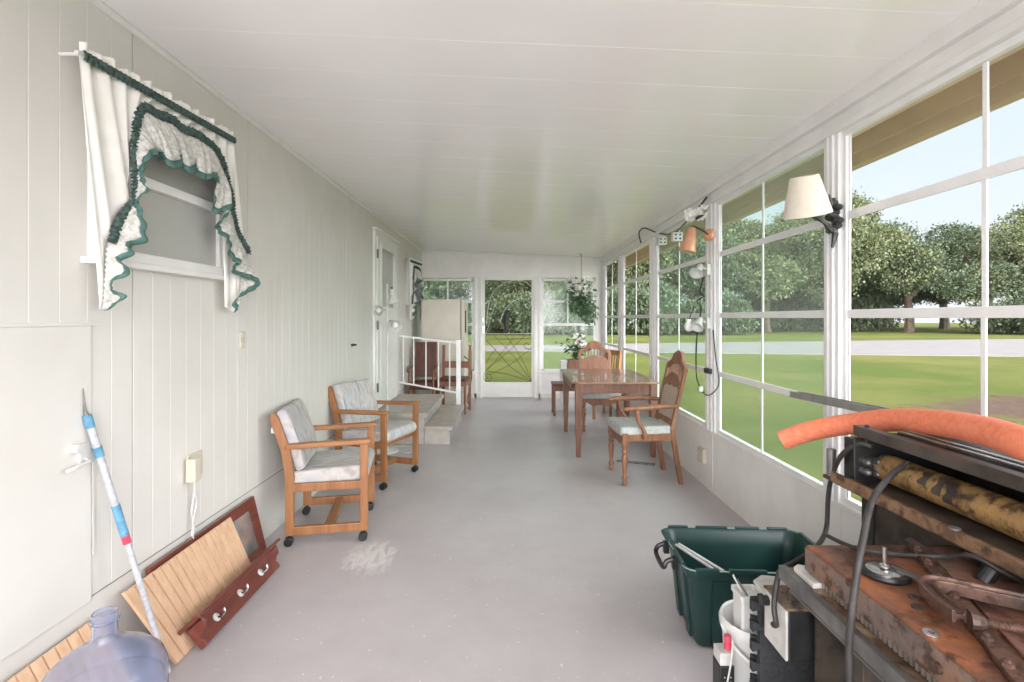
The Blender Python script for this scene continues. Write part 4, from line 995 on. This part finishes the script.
# C clamp
cc = thing('c_clamp', 'large rusty C-clamp lying on the machine table', 'clamp', (.93, .97, .80))
path = lerp_path([(.832, .945, .828), (.838, 1.0, .828), (.858, 1.055, .828), (.895, 1.062, .828), (.96, 1.02, .828), (1.04, .965, .828), (1.06, .92, .828), (1.03, .86, .828)], 40)
fm_ = MB(); pv = []
for i, p in enumerate(path):
    d_ = (path[min(i+1, 40)]-path[max(i-1, 0)]).normalized(); s_ = V((d_.y, -d_.x, 0))
    for a, b in ((-.015,-.012),(-.009,-.012),(-.006,-.004),(.006,-.004),(.009,-.012),(.015,-.012),(.015,.012),(.009,.012),(.006,.004),(-.006,.004),(-.009,.012),(-.015,.012)): pv.append(p+s_*a+V((0, 0, b)))
n = 12
fm_.add(pv, [(i*n+j, i*n+(j+1) % n, (i+1)*n+(j+1) % n, (i+1)*n+j) for i in range(40) for j in range(n)]+[tuple(range(n-1, -1, -1)), tuple(range(40*n, 41*n))])
fm_.build('clamp_frame', 'rustd', cc, world=True, bevel=.0015)
s0, s1 = V((1.07, .845, .828)), V((.862, .928, .828)); k_ = 90
MB().tube([s0.lerp(s1, i/k_) for i in range(k_+1)], [.0085 if i % 2 else .0068 for i in range(k_+1)], 10).build('screw', 'rustd', cc, world=True)
MB().tube([s1, s1.lerp(V((.84, .937, .828)), .5), V((.84, .937, .828))], [.010, .016, .018], 12).build('swivel_pad', 'rustd', cc, world=True)

# ------------------------------------------------------------------ ROLLER MACHINE
rm = thing('roller_machine', 'large old machine with a yellowed roller under a steel cover rail', 'machine', (1.3, 1.0, 0))
YN, YE = .40, 1.655
MB().box((1.14, YN, .02), (1.50, YE-.01, .86)).build('cabinet', 'dkiron' if False else 'darksteel', rm, world=True, bevel=.004)
MB().box((1.135, 1.60, .02), (1.18, YE, .86)).build('corner_post', 'black', rm, world=True, bevel=.003)
MB().prism([(1.035,.855),(1.045,.847),(1.13,.847),(1.13,.862),(1.05,.862),(1.05,.885),(1.035,.885)], YN, YE, lambda a, b, t: V((a, t, b))).build('front_beam', 'beam', rm, world=True, bevel=.002)
MB().box((1.055, YN, .86), (1.10, YE-.02, .875)).box((1.10, YN, .862), (1.45, YE-.02, .87)).build('trough', 'darksteel', rm, world=True)
MB().cyl((1.165, YN, .917), (1.165, 1.585, .917), .042, 32).build('roller', 'roller', rm, world=True, smooth=True)
for y, a0, a1 in ((1.30, 120, 200), (1.335, 100, 185), (1.385, 110, 170), (1.05, 130, 175)):
    rs = MB().grid(2, 10, lambda u, v: V((1.165+.0427*math.cos(math.radians(a0+(a1-a0)*v)), y+(.026+.006*math.sin(v*9))*u, .917+.0427*math.sin(math.radians(a0+(a1-a0)*v))))); rs.build('worn_patch', 'steelbrown', rm, world=True, smooth=True)

ep = MB().box((1.075, 1.60, .87), (1.40, 1.65, 1.0)); ep.build('end_plate', 'black', rm, world=True, bevel=.004)
for x, z in ((1.10, .905), (1.10, .935), (1.13, .915), (1.13, .90)):
    MB().cyl((x, 1.60, z), (x, 1.575, z), .011, 10).sphere((x, 1.572, z), .010).build('bolt', 'grey', rm, world=True, smooth=True)
MB().box((1.125, 1.565, .905), (1.15, 1.60, .945)).build('bracket', 'grey', rm, world=True, bevel=.002)
MB().box((1.098, YN, 1.005), (1.135, 1.64, 1.038)).build('cover_rail', 'steelbrown', rm, world=True, bevel=.003)
MB().box((1.135, YN, 1.02), (1.17, 1.55, 1.032)).build('cover_rail_lip', 'darksteel', rm, world=True)
MB().box((1.15, YN, 1.032), (1.162, 1.52, 1.046)).box((1.17, YN, 1.03), (1.18, 1.52, 1.05)).build('aluminium_strip', 'chrome', rm, world=True, bevel=.001)
MB().box((1.18, YN, .99), (1.42, 1.62, 1.015)).box((1.38, YN, .86), (1.42, 1.62, 1.01)).build('rear_cover', 'darksteel', rm, world=True, bevel=.003)
MB().cyl((1.115, 1.605, .99), (1.115, 1.605, 1.012), .008, 10).cyl((1.115, 1.60, 1.038), (1.115, 1.60, 1.046), .006, 10).build('rail_post', 'black', rm, world=True)
MB().cyl((1.035, 1.122, .801), (1.075, 1.125, .85), .0165, 16).build('foot', 'black', rm, world=True)
MB().cyl((1.067, 1.70, .855), (1.067, 1.70, .945), .014, 18).build('end_cylinder', 'grey', rm, world=True, smooth=True)
MB().box((1.05, 1.64, .845), (1.10, 1.72, .857)).build('end_bracket', 'darksteel', rm, world=True, bevel=.002)
for y in (.95, 1.2): MB().lathe([(.012, 0), (.012, .004), (.005, .004), (0, .002)], (1.042, y, .885), 16).build('beam_bolt', 'grey', rm, world=True)
# hoses and cables
tag(MB().tube(lerp_path([at(906, 463, 1.415), at(885, 482, 1.25), at(871, 504, 1.13), at(863, 540, 1.07), at(857, 572, 1.05), at(852, 610, 1.04), at(849, 650, 1.04), (.69, 1.04, .60), (.70, 1.06, .35), (.68, 1.1, .1), (.62, 1.2, .014), (.6, 1.4, .014)], 60), .0072, 10).build('rubber_hose', 'rubber', smooth=True), 'thick black rubber hose hanging in front of the rusty machine', 'hose')
tag(MB().tube(lerp_path([(1.11, 1.57, .985), at(858, 444, 1.60), at(841, 456, 1.64), at(831, 480, 1.72), at(828, 500, 1.74), at(826, 530, 1.72), at(815, 548, 1.55), at(795, 562, 1.46), at(780, 572, 1.42), (.722, 1.40, .60), (.722, 1.39, .55), (.73, 1.42, .53)], 60), .0075, 8).build('machine_cable', 'rubber', smooth=True), 'black cable looping from the machine end down to the switch box', 'cable')
tag(MB().tube(lerp_path([at(826, 535, 1.50), (.86, 1.27, .808), (.95, 1.24, .8065), (1.02, 1.20, .82), (1.03, 1.14, .85), (1.06, 1.10, .835), (1.11, 1.09, .81)], 50), .006, 8).build('table_cable', 'rubber', smooth=True), 'black cable lying across the far end of the machine table', 'cable')
# orange noodle
np_ = [at(783, 440, 1.98), at(810, 431, 1.92), at(850, 424, 1.80), at(895, 420, 1.62), at(940, 423, 1.42), at(985, 431, 1.24), at(1030, 446, 1.08), at(1090, 470, .95), at(1160, 500, .86)]
nd = thing('pool_noodle', 'orange foam pool noodle draped over the machine', 'pool noodle', tuple(np_[3]))
pth = lerp_path(np_, 48)
MB().tube(pth, .036, 24).build('foam_tube', 'orange', nd, world=True, smooth=True)
e0 = (pth[0]-pth[1]).normalized()
MB().cyl(pth[0], pth[0]+e0*.0015, .012, 16).build('end_hole', 'rubber', nd, world=True)
# metal channel behind the noodle
a, b = V((1.50, 2.70, .966)), V((1.33, 1.42, 1.047))
tag(MB().bar(a, b, .05, .006).bar(a+V((.022, 0, .014)), b+V((.022, 0, .014)), .005, .028).bar(a+V((-.022, 0, .014)), b+V((-.022, 0, .014)), .005, .028).build('metal_channel', 'chan', bevel=.001), 'grey metal channel sticking out behind the orange noodle', 'channel')

# ------------------------------------------------------------------ LAMPS AND CABLES ON THE WINDOW POSTS
sc_ = thing('wall_lamp', 'wall lamp with cream pleated shade on the nearest window post', 'lamp', (XR-.02, 2.49, 1.90))
cx_, cy_, cz_ = 1.415, 2.45, 1.965
tm = Matrix.Rotation(math.radians(-12), 3, 'Y') @ Matrix.Rotation(math.radians(12), 3, 'X')
sh = MB().lathe([(.106, -.092), (.062, .092), (.059, .092), (.103, -.092)], (cx_, cy_, cz_), 96, tm, (.012, 48)); sh.f.pop(); sh.f.pop()
sh.build('lamp_shade', 'shade', sc_, world=True)
MB().tube([(cx_, cy_, cz_-.06), (cx_, cy_, cz_+.03)], .014, 12).sphere((cx_, cy_, cz_+.055), .028).build('bulb_socket', 'white', sc_, world=True, smooth=True)
br = MB().tube(lerp_path([(XR-.025, 2.47, 1.86), (XR-.05, 2.46, 1.80), (1.51, 2.45, 1.83), (1.46, 2.45, 1.87), (cx_, cy_, cz_-.08)], 20), [.012+.004*math.sin(i) for i in range(21)], 8)
for i in range(9):
    z = 1.78+.022*i; wdt = .03*math.sin((i+1)/10*PI)+.006
    br.sphere((XR-.035-.01*math.sin(i*2), 2.47+.02*math.sin(i*1.7), z), wdt*.8, 10, 6, (1, 1.1, .7))
br.tube([(XR-.03, 2.46, 1.86), (XR-.09, 2.44, 1.885), (XR-.06, 2.45, 1.93), (XR-.08, 2.44, 1.97)], [.016, .012, .008, .003], 8).tube([(XR-.03, 2.47, 1.79), (XR-.045, 2.47, 1.72)], [.016, .006], 8)
br.build('ornate_bracket', 'bronze', sc_, world=True, smooth=True)
cl_ = thing('copper_wall_lamp', 'copper cone wall lamp high on the second window post', 'lamp', (XR-.02, 4.02, 2.05))
tm2 = Matrix.Rotation(math.radians(14), 3, 'Y')
p = at(690, 239, 3.98)
sh = MB().lathe([(.068, -.10), (.028, .085), (.024, .09), (0, .091)], p, 28, tm2); sh.f.pop(0) if False else None
sh.build('cone_shade', 'copper', cl_, world=True, smooth=True)
q = at(704, 236, 4.02)
MB().lathe([(.047, 0), (.047, .008), (.035, .018), (.014, .02), (0, .02)], (XR-.055, 3.97, q.z), 24, V((-.75, -.66, 0)).to_track_quat('Z', 'Y').to_matrix()).build('wall_plate', 'copper', cl_, world=True, smooth=True)
MB().tube(lerp_path([(XR-.065, 3.96, q.z), (XR-.10, 3.97, q.z+.03), (p.x+.04, 4.0, q.z+.07), (p.x, p.y, p.z+.09)], 14), .007, 8).build('arm', 'bronze', cl_, world=True, smooth=True)
def outlet_box(px, py, Y, label):
    p = at(px, py, Y); t = thing('outlet_box', label, 'outlet', tuple(p), 0, 'hanging outlet boxes')
    MB().box((-.045, -.03, -.042), (.045, .03, .042)).build('box_body', 'white', t, bevel=.004)
    for x in (-.02, .02):
        for z in (-.018, .018): MB().box((x-.009, -.0315, z-.008), (x+.009, -.0295, z+.008)).build('socket_hole', 'bronze', t)
outlet_box(662, 241, 5.35, 'white four-hole outlet box hanging from the header, left of the pair')
outlet_box(677, 237, 4.75, 'white four-hole outlet box hanging from the header, nearer the copper lamp')
fl_ = thing('flower_light', 'white ruffled flower-shaped light at the top of the second window post', 'lamp', tuple(at(696, 215, 4.10)))
m_ = MB()
for i in range(16):
    a = random.random()*2*PI; flower(m_, V((.055*math.cos(a), .05*math.sin(a), random.uniform(-.045, .045))), .05)
m_.build('white_petals', 'petal', fl_)
MB().cyl((0, 0, -.03), (.10, 0, .03), .012, 10).build('stem', 'bronze', fl_)
def flood(px, py, Y, label, sc=1):
    p = at(px, py, Y); t = thing('flood_light', label, 'lamp', (XR-.02, Y, p.z))
    MB().box((-.035, -.05, -.045), (0, .05, .045)).build('junction_box', 'white', t, bevel=.004)
    for s, dx in ((-1, -.10), (1, -.075)):
        d_ = V((-.5, -.55, -.55+.15*s)).normalized(); mq = d_.to_track_quat('Z', 'Y').to_matrix()
        c0 = V((dx, s*.05, .0))
        h_ = MB().lathe([(.018, -.05), (.024, -.03), (.028, .01), (.046, .045), (.048, .05), (.043, .048), (0, .03)], c0, 18, mq).tube([c0-d_*.04, (-.03, s*.02, 0)], .009, 8)
        h_.build('lamp_head', 'white', t, smooth=True)
    return t
flood(706, 270, 4.06, 'white twin flood light on the second window post below the copper lamp')
flood(704, 323, 4.06, 'white twin flood light halfway down the second window post')
p = at(689, 326, 4.12); 
bl = thing('globe_bulb', 'white round bulb hanging beside the lower flood light', 'bulb', tuple(p))
MB().lathe([(0, -.045), (.02, -.04), (.034, -.02), (.036, 0), (.026, .025), (.016, .04), (.016, .055), (0, .056)], n=18).build('bulb_glass', 'petal', bl, smooth=True)
MB().tube([(0, 0, .05), (.02, 0, .11), (.045, 0, .16)], .004, 6).build('bulb_wire', 'black', bl, smooth=True)
def cable(name, pts, r, mat, label, cat='cable', n=40): tag(MB().tube(lerp_path(pts, n), r, 6).build(name, mat, smooth=True), label, cat)
cable('header_cable', [at(641, 243, 5.8), at(639, 233, 5.8), at(644, 228, 5.7), at(655, 232, 5.55), at(662, 234, 5.35), at(670, 234, 5.0), at(677, 231, 4.75), at(688, 220, 4.3), at(700, 206, 4.12), at(707, 197, 4.06)], .008, 'black', 'black cable looped along the header above the outlet boxes')
cable('post_cable', [at(703, 278, 4.06), at(700, 292, 4.06), at(704, 296, 4.05), at(697, 301, 4.06), at(701, 308, 4.06), at(697, 335, 4.08), at(696, 350, 4.08), at(696, 368, 4.08)], .006, 'black', 'black tangled cable between the two flood lights on the post')
cable('looping_wire', [at(697, 335, 4.05), at(696, 370, 4.05), at(699, 385, 4.05), at(706, 395, 4.0), at(714, 392, 3.94), at(719, 382, 3.9), at(716, 360, 3.92), at(713, 330, 3.98)], .0045, 'black', 'thin dark wire looping across the second window post')
MBp = at(701, 389, 4.03)
tag(MB().box(MBp-V((.015, .01, .02)), MBp+V((.015, .01, .02))).build('cord_switch', 'white', bevel=.004), 'small white inline switch on the looping wire', 'switch')
q = onx(706, 370, XR-.03); tag(MB().box((XR-.05, 4.0, q.z-.02), (XR-.02, 4.1, q.z+.02)).build('cord_clip', 'black', bevel=.004), 'small black clip on the second window post at sill-bar height', 'clip')
q = onx(703.5, 455, XR)
ob = thing('wall_outlet', 'beige outlet box on the low wall below the second window post', 'outlet', (XR, q.y, q.z))
MB().box((-.03, -.06, -.06), (0, .06, .06)).build('cover_plate', 'beige', ob, bevel=.004)
for s in (-.026, .026): MB().cyl((-.029, 0, s), (-.033, 0, s), .016, 14).build('socket', 'white', ob)
# flat grey strip on the floor under the armchair
a, b = (1.03, 4.93, .006), (1.36, 4.80, .006)
tag(MB().bar(a, b, .05, .012).build('metal_strip', 'grey', bevel=.002), 'grey metal strip on the floor under the dining armchair', 'strip')

# ------------------------------------------------------------------ OUTDOORS
GZ = -.20
tag(MB().box((-90, -40, GZ-.3), (140, 160, GZ)).build('lawn', 'lawn'), kind='structure')
M['bouncepad'] = plain('pale_bounce_pad', S(226, 222, 217), S(234, 230, 225), 2, 0.9)
tag(MB().box((-7, -22, GZ), (9, -1.62, GZ+.04)).build('bounce_pad', 'bouncepad'), kind='structure')  # unseen pale slab added behind the camera to bounce daylight onto the ceiling
tag(MB().prism([(-80, 25.2), (0, 24.3), (20, 21), (120, 10), (140, 52), (35, 37.5), (10, 31.8), (0, 29), (-80, 28.2)], GZ, GZ+.03, lambda a, b, t: V((a, b, t))).build('road', 'road'), kind='structure')
def crown(seed, n, rx, rz, zb_, size):
    random.seed(seed); mb = MB(); blobs = []
    for i in range(34):
        a = random.random()*2*PI; rr_ = rx*math.sqrt(random.random())*.9
        h_ = zb_+rz*(.25+1.5*random.random()*(1-.5*rr_/rx)); blobs.append((V((rr_*math.cos(a), rr_*math.sin(a), h_)), rx*random.uniform(.13, .33)))
    for _ in range(n):
        c_, r_ = random.choice(blobs)
        d_ = V((random.gauss(0, 1), random.gauss(0, 1), random.gauss(0, 1))).normalized()
        p = c_+V((d_.x, d_.y, d_.z*.75))*r_*(random.uniform(.75, 1.05) if random.random() < .8 else random.uniform(1, 1.4))
        if p.z < zb_*.45: continue
        dd_ = (d_+V((random.gauss(0, .6), random.gauss(0, .6), random.gauss(0, .6)))).normalized()
        leaf(mb, p, dd_, size*random.uniform(.6, 1.3), .75)
    return mb
def trunk(seed, h_, zb_, r):
    random.seed(seed); mb = MB()
    mb.tube(lerp_path([(0, 0, -.1), (.1, 0, zb_*.5), (-.1, .1, zb_), (.1, 0, h_*.75)], 10), [r*1.3, r*1.1, r, r*.95, r*.9, r*.85, r*.75, r*.6, r*.5, r*.35, r*.2], 8)
    for i in range(6):
        a = i*PI/3+random.random(); z = zb_*random.uniform(.7, 1.1)
        mb.tube(lerp_path([(0, 0, z), (math.cos(a)*1.2, math.sin(a)*1.2, z+1.3), (math.cos(a)*3, math.sin(a)*3, z+2.6)], 6), [r*.5, r*.45, r*.4, r*.33, r*.25, r*.18, r*.1], 6)
    return mb
protos = []
for i, (sd, lm) in enumerate(((3, 'leaf'), (11, 'leafd'), (23, 'leaf'))):
    t = thing('oak_tree', 'x', 'tree', group='trees across the road')
    crown(sd, 46000, 5.2, 4.2, 1.9, .165).build('foliage', lm, t)['kind'] = 'stuff'
    trunk(sd, 10, 3, .32).build('trunk', 'bark', t, smooth=True)
    protos.append(t)
random.seed(5)
ords = 'first second third fourth fifth sixth seventh eighth ninth tenth eleventh twelfth thirteenth fourteenth fifteenth sixteenth seventeenth'.split()
rows = ((57, 1.45, [-14, -5, 3.5, 12, 20, 28, 36, 44.5, 53, 62], [1.6, 1.5, 1.55, 1.5, 1.62, 1.55, 1.72, 1.5, 1.42, 1.75], '%s broad green tree from the left in the front row beyond the road', 'front row of trees'),
        (74, 1.75, [-22, -9, 3, 15, 27, 39, 51, 63, 76], [1.85, 1.8, 1.9, 1.85, 1.9, 1.85, 1.6, 1.5, 1.9], '%s tall green tree from the left in the rear row beyond the road', 'rear row of trees'))
k = 0
for Y, sxy, xs_, zs, lab, grp in rows:
    for i, x in enumerate(xs_):
        loc, L_ = (x+random.uniform(-.3, .3), Y+random.uniform(-.8, .8), GZ), lab % ords[i]
        if k < 3: o = protos[k]; o.location = loc; o.rotation_euler.z = k*1.3; o['label'] = L_; o['group'] = grp
        else: o = dup(protos[k % 3], loc, k*1.9, L_, grp)
        o.scale = (sxy, sxy, zs[i]); k += 1
sb = thing('bush', 'first low dark bush from the left at the foot of the trees', 'bush', group='bushes under the trees')
crown(41, 12000, 2.6, 1.1, .3, .17).build('foliage', 'leafd', sb)['kind'] = 'stuff'
for i in range(17):
    x = -22+i*5.9; loc = (x, 50+random.uniform(-1, 1)+(0 if not 22 < x < 45 else 13), GZ)
    o = sb if i == 0 else dup(sb, loc, i*1.1, '%s low dark bush from the left at the foot of the trees' % ords[i])
    o.location = loc; q = random.uniform(1.25, 1.6); o.scale = (q, q, random.uniform(1.5, 2.4))

# ------------------------------------------------------------------ LIGHT
wd_ = bpy.data.worlds.new('overcast_sky'); bpy.context.scene.world = wd_; wd_.use_nodes = True
t = wd_.node_tree; bg = t.nodes['Background']
tc = t.nodes.new('ShaderNodeTexCoord'); sx = t.nodes.new('ShaderNodeSeparateXYZ')
t.links.new(tc.outputs['Generated'], sx.inputs[0])
t.links.new(ramp(t, sx.outputs['Z'], [(0, (.90, .93, .96, 1)), (.25, (.76, .86, .96, 1)), (.7, (.66, .79, .96, 1))]), bg.inputs['Color'])
SKY, SUN1, SUN2, EXPO = .45, 2.85, 5.6, 1.34
bg.inputs['Strength'].default_value = SKY
def sun(name, d, e, ang, col=(1, .968, .972)):
    l = bpy.data.lights.new(name, 'SUN'); l.energy = e; l.angle = math.radians(ang); l.color = col
    o = bpy.data.objects.new(name, l); C.objects.link(o); o.rotation_euler = V(d).to_track_quat('-Z', 'Y').to_euler(); return o
sun('veiled_sun', (-.72, .35, -.45), SUN1, 70)
sun('rear_fill_sun', (.12, .95, -.22), SUN2, 80, (1, .975, .985))  # second sun added behind the camera to brighten the far wall and fronts

# ------------------------------------------------------------------ CAMERA
cam = bpy.data.cameras.new('camera'); co = bpy.data.objects.new('camera', cam); C.objects.link(co)
cam.sensor_width = 36; cam.lens = 36*F/1024
co.location = (0, 0, EYE); co.rotation_euler = (PI/2, 0, 0)
cam.shift_x = (512-CX)/1024; cam.shift_y = -(341-CY)/1024
cam.clip_start = .05; cam.clip_end = 400
s = bpy.context.scene
s.camera = co
vs_ = s.view_settings; vs_.view_transform = 'Standard'; vs_.look = 'None'; vs_.gamma = 1; vs_.exposure = EXPO
try: vs_.use_curve_mapping = False
except Exception: pass
s.cycles.use_denoising = True
s.cycles.max_bounces = 10; s.cycles.diffuse_bounces = 6; s.cycles.transparent_max_bounces = 16
s.cycles.sample_clamp_indirect = 8
